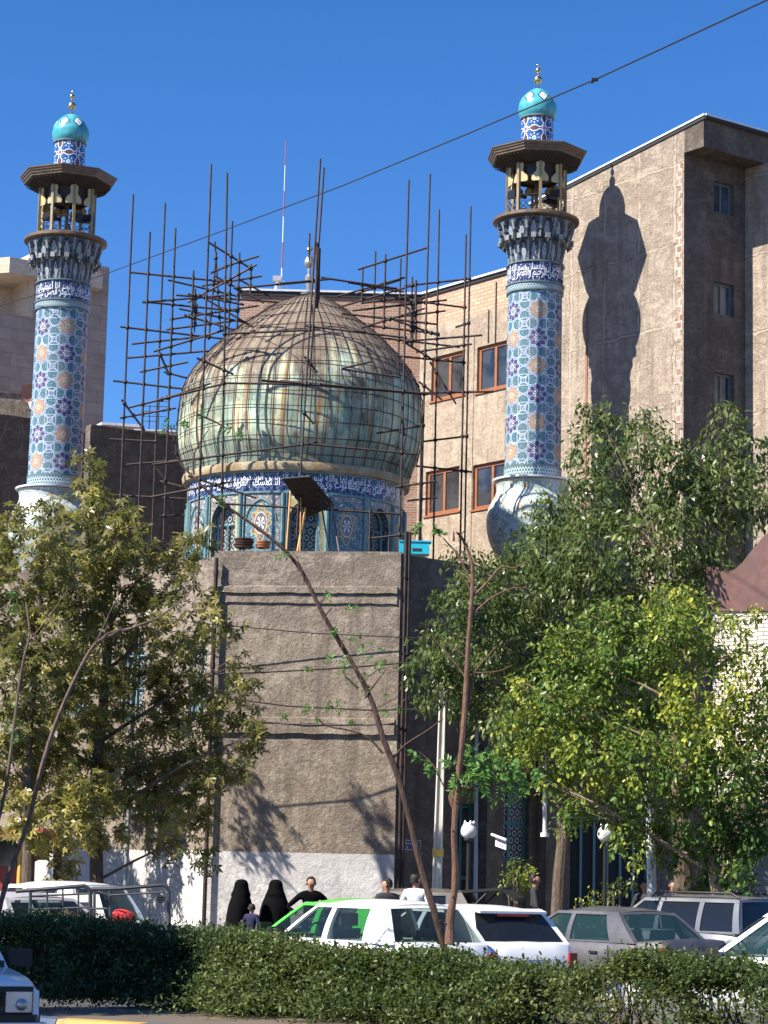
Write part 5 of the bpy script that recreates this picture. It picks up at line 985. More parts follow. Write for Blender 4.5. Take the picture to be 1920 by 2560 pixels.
# the hedge on the median -----------------------------------------------
HA, HB = at(-70, 2300, 28.0), at(1990, 2400, 23.2); HA.z = HB.z = 0; hd = (HB-HA).normalized(); hn = Vector((hd.y, -hd.x, 0)); HL = (HB-HA).length
def hpx(t):
    p = HA+hd*t; v = p-Vector((0, 0, CAMZ)); return 960+FPX*v.dot(rt)/v.dot(fw)
HX = [-100, 100, 300, 450, 600, 800, 1000, 1200, 1350, 1450, 1600, 1720, 2000]; HZ = [1.0, 1.0, .98, .93, .83, .78, .74, .71, .69, .76, .84, .80, .78]
def hz_(t): return float(np.interp(hpx(t), HX, HZ))
def sm(a, k=1.3, s=0): return math.sin(a*k+s)*.5+math.sin(a*k*2.3+s*1.7)*.3+math.sin(a*k*5.1+s)*.2
def hedge(label, t0, t1, n_clump, per, size, kind, lm, hfun, tintf, sprigs, stemn, sparse=None, tw=.13, spill=0):
    c0 = HA+hd*t0; T = thing('hedge', (c0.x, c0.y, .2), label, 'hedge', 'hedge along the median'); PP, DD, SS, TT = [], [], [], []
    t = t0+(t1-t0)*RNG.random(n_clump); hh = np.array([hfun(x) for x in t]); d = -.05-.95*RNG.random(n_clump)**1.6+.10*np.array([sm(x, 3, 2) for x in t]); z = .22+(hh-.22)*RNG.random(n_clump)**.75
    d = d+np.clip(.8-z, 0, .6)*3.0*RNG.random(n_clump)*spill; top = RNG.random(n_clump) < .24; z[top] = hh[top]-.05*RNG.random(top.sum()); d[top] = -1.1*RNG.random(top.sum())
    if sparse is not None:
        keep = np.array([sparse(a, b, c) for a, b, c in zip(t, z, d)]); t, z, d = t[keep], z[keep], d[keep]
    C = np.array(HA)[None]+np.array(hd)[None]*t[:, None]+np.array(hn)[None]*d[:, None]; C[:, 2] = z
    cl = RNG.normal(size=len(C))*.16
    void = np.array([math.sin(a*5.1+c*7)+math.sin(a*9.7-c*11+b*3) for a, b, c in zip(t, d, z)]); C = C+np.array(hn)*(-.34*np.clip(void-.2, 0, 1))[:, None]
    for k in range(per):
        PP.append(C+RNG.normal(size=C.shape)*tw*.5); DD.append(RNG.normal(size=C.shape)*.8+np.array(hn)*.5+np.array((0, 0, .3))); SS.append(size*(.6+.8*RNG.random(len(C)))); TT.append(tintf(t)+cl+RNG.normal(size=len(C))*.12)
    for _ in range(sprigs):
        a = t0+(t1-t0)*RNG.random(); h = .08+.2*RNG.random()**2; b = np.array(HA+hd*a+hn*(-1.0*random.random()))+np.array((0, 0, hfun(a)-.06)); dd = np.array((RNG.normal()*.25, RNG.normal()*.25, 1)); k = int(h/.014); s_ = np.linspace(0, 1, k)[:, None]
        PP.append(b+dd*h*s_); DD.append(RNG.normal(size=(k, 3))*.7+np.array((0, 0, .6))); SS.append(size*(.9-.4*s_[:, 0])); TT.append(np.full(k, .6)+RNG.normal(size=k)*.1)
    leaves('foliage', np.vstack(PP), np.vstack(DD), np.concatenate(SS), np.concatenate(TT), kind, lm, T)
    f = MB()
    for _ in range(stemn):
        a = random.uniform(t0, t1); p = HA+hd*a+hn*random.uniform(-.7, -.1); q = p+hd*random.uniform(-.25, .25)+hn*random.uniform(-.1, .15); h = hfun(a)*random.uniform(.6, .95); f.tube([(p.x, p.y, .18), ((p.x+q.x)/2+.03, (p.y+q.y)/2, h*.5), (q.x, q.y, h)], [.016, .012, .005], 5)
    f.build('stems', M_bark, T); return T
tsplit = HL*.34
hedge('dark conifer hedge along the left half of the median', 0, tsplit+.5, 9500, 10, .055, 'lance', ML_conif, lambda a: hz_(a)+.07*sm(a, 2.1), lambda t: .45+.15*np.sin(t*2.1), 160, 60, spill=.5)
hedge('leafy privet hedge along the right half of the median with gaps low down', tsplit, HL, 24000, 9, .049, 'oval', ML_hedge, lambda a: hz_(a)+.075*sm(a, 2.4), lambda t: .52+.12*np.sin(t*1.7+1), 420, 160,
      spill=1, sparse=lambda t, z, d: not ((t > HL*.72 and z < .76-.05*math.sin(t*3) and random.random() < .93-.25*(math.sin(t*6+z*9) > .6)) or (z < .7 and random.random() < .35) or (t < HL*.62 and .45 < z < .68 and math.sin(t*4.3) > .2 and random.random() < .5)))
# median kerb with painted blocks
g = MB(); K0 = at(-60, 2530, 24.25); K1 = at(2100, 2600, 19.9); K0.z = K1.z = 0; kd = (K1-K0).normalized(); kn = Vector((kd.y, -kd.x, 0)); kl = (K1-K0).length
m0 = MB(); m0.prism([K0-kn*.2, K1-kn*.2, K1-kn*5.2, K0-kn*5.2], (0, 0, .17)); tag(m0.build('median_strip', flat('garden_soil', (.11, .085, .06), .95, sc=3, bmp=.6)), kind='structure')
kb = thing('median_kerb', tuple(K0), 'median kerb painted in blue and yellow blocks in front of the hedge', 'kerb'); tag(kb, kind='structure'); x_ = 0; i = 0
while x_ < kl:
    l_ = 1.0; f = MB(); a, b = K0+kd*(x_+.006), K0+kd*min(kl, x_+l_-.006); prf = [(0, 0), (.0, .14), (-.03, .195), (-.2, .2), (-.2, 0)]
    f.prism([a+kn*d+Vector((0, 0, z)) for d, z in prf], b-a); f.build('kerb_block', flat('kerb_yellow', (.45, .28, .06), .7, dirt=(.15, .13, .1)) if i % 2 else flat('kerb_blue', (.03, .06, .14), .7, dirt=(.12, .12, .12)), kb); x_ += l_; i += 1
# ------------------------------------------------------------------ cars
def paint(name, col, rough=.25, dusty=0, metal=0):
    def f():
        p = coord('Object'); n = noise(p, 1.5, 5); c = mixc(mapr(n, .45, .75, 0, .35+dusty*.5), col, tuple(.5*x+.5*y for x, y in zip(col, (.3, .27, .23))))
        return {'Base Color': c, 'Roughness': mapr(n, .3, .7, rough, rough+.15+dusty*.3), 'Coat Weight': .5*(1-dusty)}
    return mat(name, f, metal=metal, color=col)
M_glass = glassmat('tinted_car_glass', (.015, .022, .022), .04, .58)
M_glassd = glassmat('dark_car_glass', (.012, .014, .016), .05, .12)
M_glassg = glassmat('clear_green_glass', (.03, .07, .07), .03, .6)
M_trim = flat('black_car_trim', (.012, .012, .012), .6); M_seat = flat('grey_car_seat', (.09, .09, .095), .9); M_tyre = flat('tyre_rubber', (.015, .015, .015), .85); M_rim = flat('wheel_rim_metal', (.4, .4, .4), .35, .7)
M_tail = flat('red_tail_lamp', (.35, .015, .012), .2); M_head = flat('clear_headlamp', (.55, .58, .6), .1, .4); M_cplate = flat('white_number_plate', (.7, .7, .68), .5)
def lerp(a, b, t): return a+(b-a)*t
def make_car(name, label, ref, px, Y, a, col, L=4.0, W=1.64, H=1.42, zB=.88, xA=.85, xAr=.15, xCr=-1.35, xC=-1.72, zHood=.80, zTail=.86, wR=.56, pil=((.85, .76, .15, .08), (-.18, -.30, -.20, -.30), (-1.1, -1.72, -1.05, -1.35)), glass=None, group='cars on the road', boxy=False, lightz=.62, spoiler=False, cat='car', rails=False, gate=False):
    glass = glass or M_glass; rz = PI/2+a; ca, sa = math.cos(rz), math.sin(rz); q = at(px, 2200, Y); rx, ry = ref[0], ref[1]
    T = thing(name, (q.x-(ca*rx-sa*ry), Y-(sa*rx+ca*ry), .004), label, cat, group, rz); wB = W/2-.07; hw = W/2
    def top(x):
        pts = [(-L/2-.01, .50), (-L/2+.02, zTail-.12), (-L/2+.12, zTail), (xC, zB-.01), (xA, zB-.01), (xA+.5, lerp(zB, zHood, .55)), (L/2-.22, zHood), (L/2-.02, zHood-(.06 if boxy else .16)), (L/2+.01, .5)]
        return float(np.interp(x, [p[0] for p in pts], [p[1] for p in pts]))
    def wid(x): return float(np.interp(abs(x)/(L/2), [0, .6, .86, .96, 1], [hw, hw*.99, hw*(.97 if boxy else .92), hw*(.94 if boxy else .84), hw*(.92 if boxy else .74)]))
    f = MB(); rings = []; xs = [-L/2, -L/2+.03, -L/2+.12, -L/2+.3, -1.5, -1.3, -.8, -.3, .3, .8, 1.1, 1.35, L/2-.4, L/2-.22, L/2-.08, L/2]
    xs = sorted(x for x in xs if -L/2 <= x <= L/2)
    for x in xs:
        w_, zt = wid(x), top(x); wt = w_-.07; sec = [(0, .22), (w_*.85, .22), (w_*.96, .34), (w_, .55), (w_*.995, min(.70, zt-.05)), (wt+.02, zt-.035), (wt-.02, zt), (wt*.6, zt+.018), (0, zt+.03)]
        rings.append(f.add([(x, y, z) for y, z in sec]+[(x, -y, z) for y, z in reversed(sec[1:-1])]))
    k = 16
    for i in range(len(xs)-1):
        for j in range(k): jj = (j+1) % k; f.face((rings[i]+j, rings[i+1]+j, rings[i+1]+jj, rings[i]+jj), None, True)
    f.face([rings[0]+j for j in range(k)]); f.face([rings[-1]+j for j in range(k-1, -1, -1)]); f.build('body', col, T, True, ang=40)
    # greenhouse
    zR = H-.07
    def S(xb, xr, v, s, off=0): return (lerp(xb, xr, v), s*(lerp(wB, wR, v)+.10*v*(1-v)-off), lerp(zB-.02, zR, v))
    NV = 6
    for s in (-1, 1):
        fr = MB()
        for (b0, b1, r0, r1) in pil:
            for i in range(NV): v0, v1 = i/NV, (i+1)/NV; fr.poly([S(b0, r0, v0, s), S(b1, r1, v0, s), S(b1, r1, v1, s), S(b0, r0, v1, s)], smooth=True); fr.poly([S(b1, r1, v0, s), S(b1, r1, v0, s, .05), S(b1, r1, v1, s, .05), S(b1, r1, v1, s)]); fr.poly([S(b0, r0, v0, s), S(b0, r0, v0, s, .05), S(b0, r0, v1, s, .05), S(b0, r0, v1, s)])
        for v0, v1 in ((.9, 1), (0, .05)):
            A0, A1 = S(xA, xAr, v0, s), S(xA, xAr, v1, s); n_ = 8
            for i in range(n_): fr.poly([S(lerp(xA, xC, i/n_), lerp(xAr, xCr, i/n_), v0, s, -.003), S(lerp(xA, xC, (i+1)/n_), lerp(xAr, xCr, (i+1)/n_), v0, s, -.003), S(lerp(xA, xC, (i+1)/n_), lerp(xAr, xCr, (i+1)/n_), v1, s, -.003), S(lerp(xA, xC, i/n_), lerp(xAr, xCr, i/n_), v1, s, -.003)], smooth=True)
        fr.build('window_frame', col, T, True)
    rf = MB(); nx, ny = 8, 8; g_ = []
    for i in range(nx+1):
        for j in range(ny+1):
            u, y = i/nx, -1+2*j/ny; x = lerp(xAr+.03, xCr-.03, u); x += (-.10 if u < .5 else .05)*y*y*(1 if u in (0, 1) else 0); rf.v.append((x, y*(wR+.004), zR-.02+(H-zR+.02)*(1-abs(y)**2.6)*(1-abs(2*u-1)**3.5*.55)))
    for i in range(nx):
        for j in range(ny): n0 = i*(ny+1)+j; rf.face((n0, n0+1, n0+ny+2, n0+ny+1), None, True)
    rfo = rf.build('roof', col, T, True)
    if rails:
        for s in (-1, 1): f = MB(); f.tube([(xAr-.1, s*(wR-.05), zR+.02), (xAr-.25, s*(wR-.04), zR+.1), (xCr+.2, s*(wR-.04), zR+.1), (xCr+.05, s*(wR-.05), zR+.02)], .02, 6); f.build('roof_rail', M_trim, rfo, True)
    for s in (-1, 1):
        for i in range(len(pil)-1):
            b0, r0, b1, r1 = pil[i][1], pil[i][3], pil[i+1][0], pil[i+1][2]; f = MB()
            for k_ in range(4): v0, v1 = .04+.88*k_/4, .04+.88*(k_+1)/4; f.poly([S(b0+.01, r0+.01, v0, s, .018), S(b1-.01, r1-.01, v0, s, .018), S(b1-.01, r1-.01, v1, s, .018), S(b0+.01, r0+.01, v1, s, .018)], smooth=True)
            f.build('side_window', glass, T, True)
    def end_glass(nm, xb, xr, bulge, bord, gm):
        f = MB(); fr_ = MB(); n_ = 8; v0, v1 = .07, .93
        def Q(y, v, o=0): return (lerp(xb, xr, v)+bulge*(1-y*y)*(1)+o*(1 if bulge > 0 else -1), y*(lerp(wB, wR, v)), lerp(zB-.02, zR-.01, v)+.02*(1-y*y)*v)
        for i in range(n_):
            y0, y1 = -1+2*i/n_, -1+2*(i+1)/n_; a0, a1 = y0*(1-bord), y1*(1-bord)
            for j in range(3): w0, w1 = lerp(v0, v1, j/3), lerp(v0, v1, (j+1)/3); f.poly([Q(a0, w0, -.006), Q(a1, w0, -.006), Q(a1, w1, -.006), Q(a0, w1, -.006)], smooth=True)
            fr_.poly([Q(y0, 0), Q(y1, 0), Q(a1, v0), Q(a0, v0)]); fr_.poly([Q(y0, 1), Q(y1, 1), Q(a1, v1), Q(a0, v1)])
        for s in (-1, 1):
            for j in range(3): w0, w1 = lerp(v0, v1, j/3), lerp(v0, v1, (j+1)/3); fr_.poly([Q(s, w0), Q(s*(1-bord), w0), Q(s*(1-bord), w1), Q(s, w1)])
            fr_.poly([Q(s, 0), Q(s, v0), Q(s*(1-bord), v0)]); fr_.poly([Q(s, 1), Q(s, v1), Q(s*(1-bord), v1)])
        f.build(nm, gm, T, True); fr_.build('pillar_frame', col, T, True)
    end_glass('windshield', xA, xAr, .06, .05, glass); end_glass('rear_window', xC, xCr, -.05, .09, glass)
    # interior
    for x, y in ((.0, .34), (.0, -.34), (-.95, .34), (-.95, -.34)):
        f = MB(); f.prism([(x-.1, y-.22, .5), (x+.05, y-.22, .5), (x-.13, y-.18, 1.02), (x-.22, y-.18, 1.02)], (0, .42, 0)); f.box((x-.2, y, 1.13), (.08, .24, .16)); f.build('seat', M_seat, T, True)
    f = MB(); f.box((xA-.12, 0, zB-.02), (.4, 2*wB-.1, .12)); f.build('dashboard', M_trim, T, True)
    f = MB(); f.tube([(xA-.42+.08*math.sin(t*PI/8), .34+.18*math.cos(t*PI/8), zB+.02+.17*math.sin(t*PI/8)) for t in range(17)], .014, 5); f.build('steering_wheel', M_trim, T, True)
    for x in (L/2-.78, -L/2+.74):
        for s in (-1, 1):
            f = MB(); f.tube([(x, s*(hw-.16), .29), (x, s*(hw+.002), .29)], .29, 24); wh = f.build('wheel', M_tyre, T, True); f = MB(); f.tube([(x, s*(hw), .29), (x, s*(hw+.012), .29)], .18, 16); f.build('rim', M_rim, wh, True)
            f = MB(); f.tube([(x+.34*math.cos(t), s*(hw-.004), .29+.34*math.sin(t)) for t in [PI*i/12 for i in range(13)]], .03, 5); f.build('wheel_arch', M_trim, T, True)
    for s in (-1, 1):
        f = MB(); f.box((xA-.18, s*(wB+.14), zB+.06), (.1, .2, .14)); f.tube([(xA-.16, s*wB, zB), (xA-.18, s*(wB+.1), zB+.03)], .02, 5); f.build('mirror', M_trim, T, True)
        w2 = wid(L/2-.05); f = MB(); f.box((L/2-.03, s*(w2-.24), lightz+.02), (.1, .36, .16)); f.build('headlight', M_head, T, True)
        w3 = wid(-L/2+.05); f = MB(); f.box((-L/2+.07, s*(w3-.04), zTail-.20), (.16, .12, .2)); f.build('tail_light', M_tail, T, True)
        for xd in (.1, -.75): f = MB(); f.box((xd-.1, s*(hw+.004), .70), (.16, .02, .03)); f.build('door_handle', M_trim, T, True)
        f = MB()
        for xd in (.82, -.22, -1.15): f.box((xd, s*(hw-.004), .55), (.012, .012, .5))
        f.build('door_gap', M_trim, T, True)
    for x, nm in ((L/2, 'front_bumper'), (-L/2, 'rear_bumper')):
        f = MB(); w4 = wid(L/2)+.03; f.prism([(x-.08, -w4, .34), (x+.07*(1 if x > 0 else -1), -w4*.9, .34), (x+.07*(1 if x > 0 else -1), w4*.9, .34), (x-.08 if x > 0 else x+.08, w4, .34)], (0, 0, .18)); f.build(nm, M_trim if boxy else col, T, True)
    f = MB(); f.box((-L/2-.035, 0, .62), (.02, .5, .11)); f.build('number_plate', M_cplate, T, True)
    if boxy:
        f = MB(); f.box((L/2+.005, 0, lightz+.02), (.03, 2*wid(L/2-.05)-.14, .24)); f.build('grille', M_trim, T, True)
        f = MB(); f.box((L/2+.02, 0, .40), (.12, 1.62, .12)); f.build('bumper_bar', col, T, True)
        for s in (-1, 1): f = MB(); f.box((L/2+.03, s*(wid(L/2-.05)-.19), lightz+.02), (.03, .21, .16)); f.build('headlamp_lens', M_head, T, True); f = MB(); f.ball((L/2+.045, s*(wid(L/2-.05)-.17), lightz), .05, 12); f.build('headlamp_bulb', M_rim, T, True)
    if spoiler:
        f = MB(); f.prism([(xCr+.02, -wR*.97, zR-.0), (xCr-.17, -wR*.93, zR-.035), (xCr-.17, wR*.93, zR-.035), (xCr+.02, wR*.97, zR)], (0, 0, .03)); f.build('spoiler', col, T, True)
        f = MB(); f.box((xCr-.15, 0, zR-.055), (.03, .5, .03)); f.build('brake_light', M_tail, T, True)
    if gate:
        f = MB(); f.prism([(xCr, -.6, zR), (xCr-.75, -.62, zR+.07), (xCr-.75, .62, zR+.07), (xCr, .6, zR)], (0, 0, .05)); f.prism([(xCr-.75, -.62, zR+.05), (xCr-1.0, -.6, zR-.12), (xCr-1.0, .6, zR-.12), (xCr-.75, .62, zR+.05)], (0, 0, .05)); f.build('raised_tailgate', M_trim, T, True)
        for s in (-1, 1): f = MB(); f.tube([(xCr-.1, s*.58, zR-.35), (xCr-.5, s*.58, zR+.05)], .015, 5); f.build('gas_strut', M_iron, T, True)
    return T
P_white = paint('white_car_paint', (.78, .78, .76)); P_grey = paint('dusty_grey_car_paint', (.085, .085, .095), .35, .5, .3); P_green = paint('bright_green_car_paint', (.08, .55, .05)); P_sil = paint('silver_car_paint', (.15, .158, .17), .3, .2, .3); P_dk = paint('dark_taupe_car_paint', (.09, .08, .07), .3, .4); P_dusty = paint('dusty_silver_car_paint', (.3, .29, .31), .45, 1)
make_car('hatchback_car', 'white hatchback with a broad rear pillar, second row of traffic behind the leaning stem', (-1.35, .56), 968, 29.2, R_(35), P_white, H=1.40)
make_car('hatchback_car', 'white hatchback with dark rear glass, red brake light and roof spoiler, beside the grey sedan', (-1.35, .56), 1178, 30.6, R_(30), P_white, H=1.35, glass=M_glassd, spoiler=True)
make_car('taxi_car', 'bright green car mostly hidden behind the white hatchback', (.85, .75), 664, 33.6, R_(40), P_green, H=1.38, group='cars on the road')
make_car('sedan_car', 'dusty dark grey sedan with a sloping rear window, right of the middle', (-1.15, .54), 1556, 33.4, R_(38), P_grey, L=4.3, H=1.335, zB=.86, xCr=-1.1, xC=-1.62, zTail=.90, pil=((.85, .76, .15, .08), (-.18, -.28, -.16, -.24), (-1.12, -1.62, -.86, -1.1)), glass=M_glassg)
make_car('family_car', 'near white car with open view of its steering wheel at the right edge', (.95, .78), 1750, 26.6, R_(67), P_white, L=4.2, W=1.7, H=1.46, xA=.95, xAr=.2, zB=.88, zHood=.80, glass=M_glassg)
make_car('estate_car', 'silver estate car with roof rails behind the tree trunks at right', (.15, .58), 1612, 40, R_(42), P_sil, L=4.4, H=1.52, zB=.92, xCr=-1.9, xC=-2.05, pil=((.85, .76, .15, .08), (-.18, -.28, -.2, -.28), (-1.1, -1.2, -1.08, -1.18), (-1.9, -2.05, -1.8, -1.9)), glass=M_glassd, rails=True)
make_car('parked_car', 'dark taupe car with its black tailgate raised behind the two men', (.0, .56), 975, 43.2, R_(78), P_dk, H=1.5, glass=M_glassd, gate=True, group='cars parked by the mosque')
make_car('saloon_car', 'dusty silver car at the left edge in front of the pickup', (-1.35, .5), 40, 31.5, R_(42), P_dusty, H=1.36, xCr=-1.2, xC=-1.8, pil=((.85, .76, .15, .08), (-.18, -.28, -.16, -.24), (-1.12, -1.8, -.86, -1.2)))
make_car('passing_car', 'white car in the distance at the left edge below the red kiosk', (.3, .56), 10, 38.5, R_(50), P_white, H=1.5)
make_car('old_saloon_car', 'white car front with a rectangular headlight and black grille in the bottom left corner', (2.0, .76), 112, 19.0, R_(180+22), P_white, L=4.0, W=1.66, H=1.42, boxy=True, zHood=.80, zB=.86, lightz=.60)
# pickup with a rack of bent tubes
q = at(150, 2300, 34); T = thing('pickup_truck', (q.x, 34, .004), 'cream pickup truck with a rack of bent grey tubes over its bed', 'pickup truck', 'cars on the road'); M_pick = paint('cream_pickup_paint', (.62, .6, .54), .35, .4); M_rack = flat('grey_rack_tube', (.075, .08, .085), .45, .5)
def tub(pts, Y, r=.022, nm='rack_tube'): f = MB(); f.tube([at(x, y, Y) for x, y in pts], r, 7); return f.build(nm, M_rack, T)
c0, c1, c2, c3 = at(75, 2238, 34), at(248, 2236, 34), at(268, 2310, 33.9), at(62, 2310, 33.9)
f = MB()
for p_ in ([c3, c2, c1, c0],):
    f.prism(p_, (-.5, 1.1, 0))
f.build('cab', M_pick, T); wi = [c3.lerp(c0, .25).lerp(c2.lerp(c1, .25), .14), c3.lerp(c0, .25).lerp(c2.lerp(c1, .25), .86), c3.lerp(c0, .74).lerp(c2.lerp(c1, .74), .86), c3.lerp(c0, .74).lerp(c2.lerp(c1, .74), .14)]
f = MB(); f.prism([p+Vector((0, -.012, 0)) for p in wi], (0, .03, 0)); f.build('rear_window', M_win, T)
b0, b1 = at(55, 2320, 31.6), at(425, 2318, 31.4); f = MB(); bx = [(b0.x, b0.y, .45), (b1.x, b1.y, .45), (b1.x-.6, b1.y+2.3, .45), (b0.x-.6, b0.y+2.2, .45)]; f.prism(bx, (0, 0, .08))
for i in range(4): a_, b_ = Vector(bx[i]), Vector(bx[(i+1) % 4]); f.prism([a_, b_, b_+Vector((0, 0, b0.z-.45)), a_+Vector((0, 0, b0.z-.45))], (b_-a_).cross(Vector((0, 0, 1))).normalized()*-.04)
f.build('bed', M_pick, T)
for i in (0, 1):
    for s in (0, 1): c_ = Vector(bx[0 if i == 0 else 1]).lerp(Vector(bx[3 if i == 0 else 2]), .1+.8*s); f = MB(); f.tube([(c_.x-.1, c_.y, .33), (c_.x+.1, c_.y, .33)], .33, 20); f.build('wheel', M_tyre, T)
tub([(40, 2228), (120, 2222), (212, 2215), (222, 2222), (226, 2232), (226, 2312)], 31.6, .028); tub([(76, 2225), (76, 2312)], 31.6); tub([(230, 2223), (290, 2222), (405, 2213), (416, 2217), (422, 2230), (422, 2312)], 31.4, .028); tub([(276, 2222), (276, 2312)], 31.5, .026)
for y in (2240, 2274): tub([(78, y), (224, y-6)], 31.6, .014, 'rack_bar')
for x in (118, 157, 196): tub([(x, 2221), (x, 2312)], 31.6, .013, 'rack_bar')
tub([(276, 2238), (408, 2231)], 31.4, .014, 'rack_bar'); tub([(226, 2272), (276, 2271)], 31.5, .014, 'rack_bar'); tub([(236, 2225), (236, 2300)], 32.6, .02); tub([(215, 2222), (276, 2238)], 32, .016)
q = at(402, 2247, 31.3); T2 = thing('work_lamp', q, 'round black work lamp at the right end of the pickup rack', 'lamp'); f = MB(); f.tube([q+Vector((0, -.05, 0)), q+Vector((0, .05, 0))], [.055, .05], 14); f.build('housing', M_trim, T2)
f = MB()
for z in (-.03, 0, .03): f.tube([q+Vector((-.05, -.056, z)), q+Vector((.05, -.056, z))], .004, 4)
f.build('guard', M_rack, T2)
for x, y, nm, col in ((302, 2298, 'red cloth bundle in the pickup bed', (.5, .03, .03)), (168, 2302, 'faded red and cream cloth bundle behind the pickup cab', (.42, .18, .14))):
    q = at(x, y, 32.2); n_ = 14; f = MB(); f.lathe([(.001, -.14), (.16, -.12), (.2, -.02), (.15, .08), (.07, .13), (.001, .14)], q, 14, rfun=lambda a, z, r: r*(1+.18*math.sin(3*a+z*20)+.08*math.sin(7*a))); tag(f.build('cloth_bundle', flat(nm.split()[0]+'_cloth', col, .9, var=.3)), nm, 'cloth')

# ------------------------------------------------------------------ people
def skin_mesh(name, pts, edges, m_, parent, sub=1):
    """pts: [(x,y,z,rx,ry)]"""
    me = bpy.data.meshes.new(name); me.from_pydata([p[:3] for p in pts], edges, []); o = bpy.data.objects.new(name, me); COL.objects.link(o)
    md = o.modifiers.new('s', 'SKIN'); md.use_smooth_shade = True
    for i, p in enumerate(pts): o.data.skin_vertices[0].data[i].radius = (p[3], p[4] if len(p) > 4 else p[3])
    o.data.skin_vertices[0].data[0].use_root = True
    s = o.modifiers.new('d', 'SUBSURF'); s.levels = sub; s.render_levels = sub
    dg = bpy.context.evaluated_depsgraph_get(); dg.update(); me2 = bpy.data.meshes.new_from_object(o.evaluated_get(dg)); bpy.data.objects.remove(o); bpy.data.meshes.remove(me)
    me2.name = name; me2.materials.clear(); me2.materials.append(m_); me2.polygons.foreach_set('use_smooth', [True]*len(me2.polygons)); o = bpy.data.objects.new(name, me2); COL.objects.link(o); o.parent = parent; return o
M_skin = flat('skin', (.36, .19, .12), .6, var=.08); M_hair = flat('black_hair', (.012, .009, .008), .7, bmp=.5); M_blk = flat('black_cloth', (.003, .003, .0035), .95, bmp=.4, spec=.1); M_wsh = flat('white_shirt_cloth', (.62, .64, .66), .85); M_dtr = flat('dark_trousers', (.02, .022, .03), .9); M_char = flat('charcoal_shirt_cloth', (.03, .03, .032), .9); M_nav = flat('navy_coat_cloth', (.012, .014, .05), .9)
def man(label, px, Y, h, rz, shirt, pose='down', bald=False, z0=.004, sleeve=1, turn=0):
    q = at(px, 2200, Y); T = thing('person', (q.x, Y, z0), label, 'person', 'people on the far side of the road', rz); s = h/1.75     # faces local -y
    H = lambda x, y, z: (x*s, y*s, z*s)
    el, hd_ = {'down': ((.30, .03, 1.12), (.31, -.06, .86)), 'hips': ((.44, .06, 1.17), (.22, -.12, 1.02)), 'swing': ((.29, -.06, 1.12), (.33, -.2, .90))}[pose]
    tor = [(*H(0, 0, .95), .15*s, .11*s), (*H(0, 0, 1.12), .145*s, .10*s), (*H(0, 0, 1.32), .17*s, .11*s), (*H(0, 0.01, 1.43), .12*s, .085*s), (*H(0, .005, 1.5), .062*s)]
    e = [(0, 1), (1, 2), (2, 3), (3, 4)]; hand_pts = []
    for sd in (-1, 1):
        n = len(tor); tor += [(*H(sd*.17, .01, 1.42), .068*s), (*H(sd*el[0], el[1], el[2]), .048*s), (*H(sd*lerp(el[0], hd_[0], .85*sleeve), lerp(el[1], hd_[1], .85*sleeve), lerp(el[2], hd_[2], .85*sleeve)), .036*s)]; e += [(3, n), (n, n+1), (n+1, n+2)]
    skin_mesh('shirt', tor, e, shirt, T)
    leg = [(*H(0, 0, .98), .14*s, .10*s)]; e = []
    for sd in (-1, 1): n = len(leg); leg += [(*H(sd*.09, 0, .88), .09*s), (*H(sd*.10, -.01, .5), .062*s), (*H(sd*.11, .02, .1), .05*s)]; e += [(0, n), (n, n+1), (n+1, n+2)]
    skin_mesh('trousers', leg, e, M_dtr, T)
    for sd in (-1, 1): f = MB(); f.lathe([(.001, 0), (.05, 0), (.055, .03), (.04, .07), (.001, .08)], (sd*.11*s, -.04*s, .0), 12, rfun=lambda a, z, r: r*(1+.9*max(0, -math.sin(a)))); f.build('shoe', M_blk, T, True)
    # body: head, neck, forearms and hands as one skinned surface
    t0 = Vector((math.sin(turn), -math.cos(turn), 0)); P = lambda dx, dz: (t0.x*dx*s, t0.y*dx*s+.005*s, dz*s)
    bd = [(*H(0, .005, 1.3), .05*s), (*H(0, .005, 1.46), .055*s), (*H(0, .0, 1.54), .058*s), (*P(.015, 1.60), .078*s, .085*s), (*P(.0, 1.67), .085*s, .1*s), (*P(0, 1.72), .06*s, .07*s), (*P(.10, 1.625), .018*s)]
    e = [(0, 1), (1, 2), (2, 3), (3, 4), (4, 5), (3, 6)]
    for sd in (-1, 1):
        n = len(bd); w3 = Vector((sd*hd_[0], hd_[1], hd_[2])); e3 = Vector((sd*el[0], el[1], el[2])); dr = (w3-e3).normalized(); pal = w3+dr*.06
        bd += [(*H(sd*.17, .01, 1.40), .03*s), (*H(*e3), .03*s), (*H(*w3), .026*s), (*H(*pal), .035*s, .016*s)]; e += [(0, n), (n, n+1), (n+1, n+2), (n+2, n+3)]
        for k, (o_, l_) in enumerate(((-.028, .05), (-.01, .068), (.008, .072), (.026, .062))):
            m0 = len(bd); a_ = pal+Vector((0, o_, 0))+dr*.035; b_ = a_+dr*l_*.6; c_ = b_+dr*l_*.4+Vector((-sd*.018, 0, 0)); bd += [(*H(*a_), .0095*s), (*H(*b_), .009*s), (*H(*c_), .008*s)]; e += [(n+3, m0), (m0, m0+1), (m0+1, m0+2)]
        m0 = len(bd); a_ = w3+dr*.03+Vector((0, -.035, 0)); bd += [(*H(*a_), .012*s), (*H(*(a_+dr*.04+Vector((0, -.015, 0)))), .009*s)]; e += [(n+2, m0), (m0, m0+1)]
    skin_mesh('body', bd, e, M_skin, T)
    side = Vector((t0.y, -t0.x, 0)); f = MB()
    for sd in (-1, 1): f.ball(Vector(P(0, 1.63))+side*sd*.083*s, .022*s, 8, 1.4)
    f.build('ears', M_skin, T, True)
    f = MB()
    for sd in (-1, 1): f.ball(Vector(P(.083, 1.645))+side*sd*.032*s, .009*s, 6)
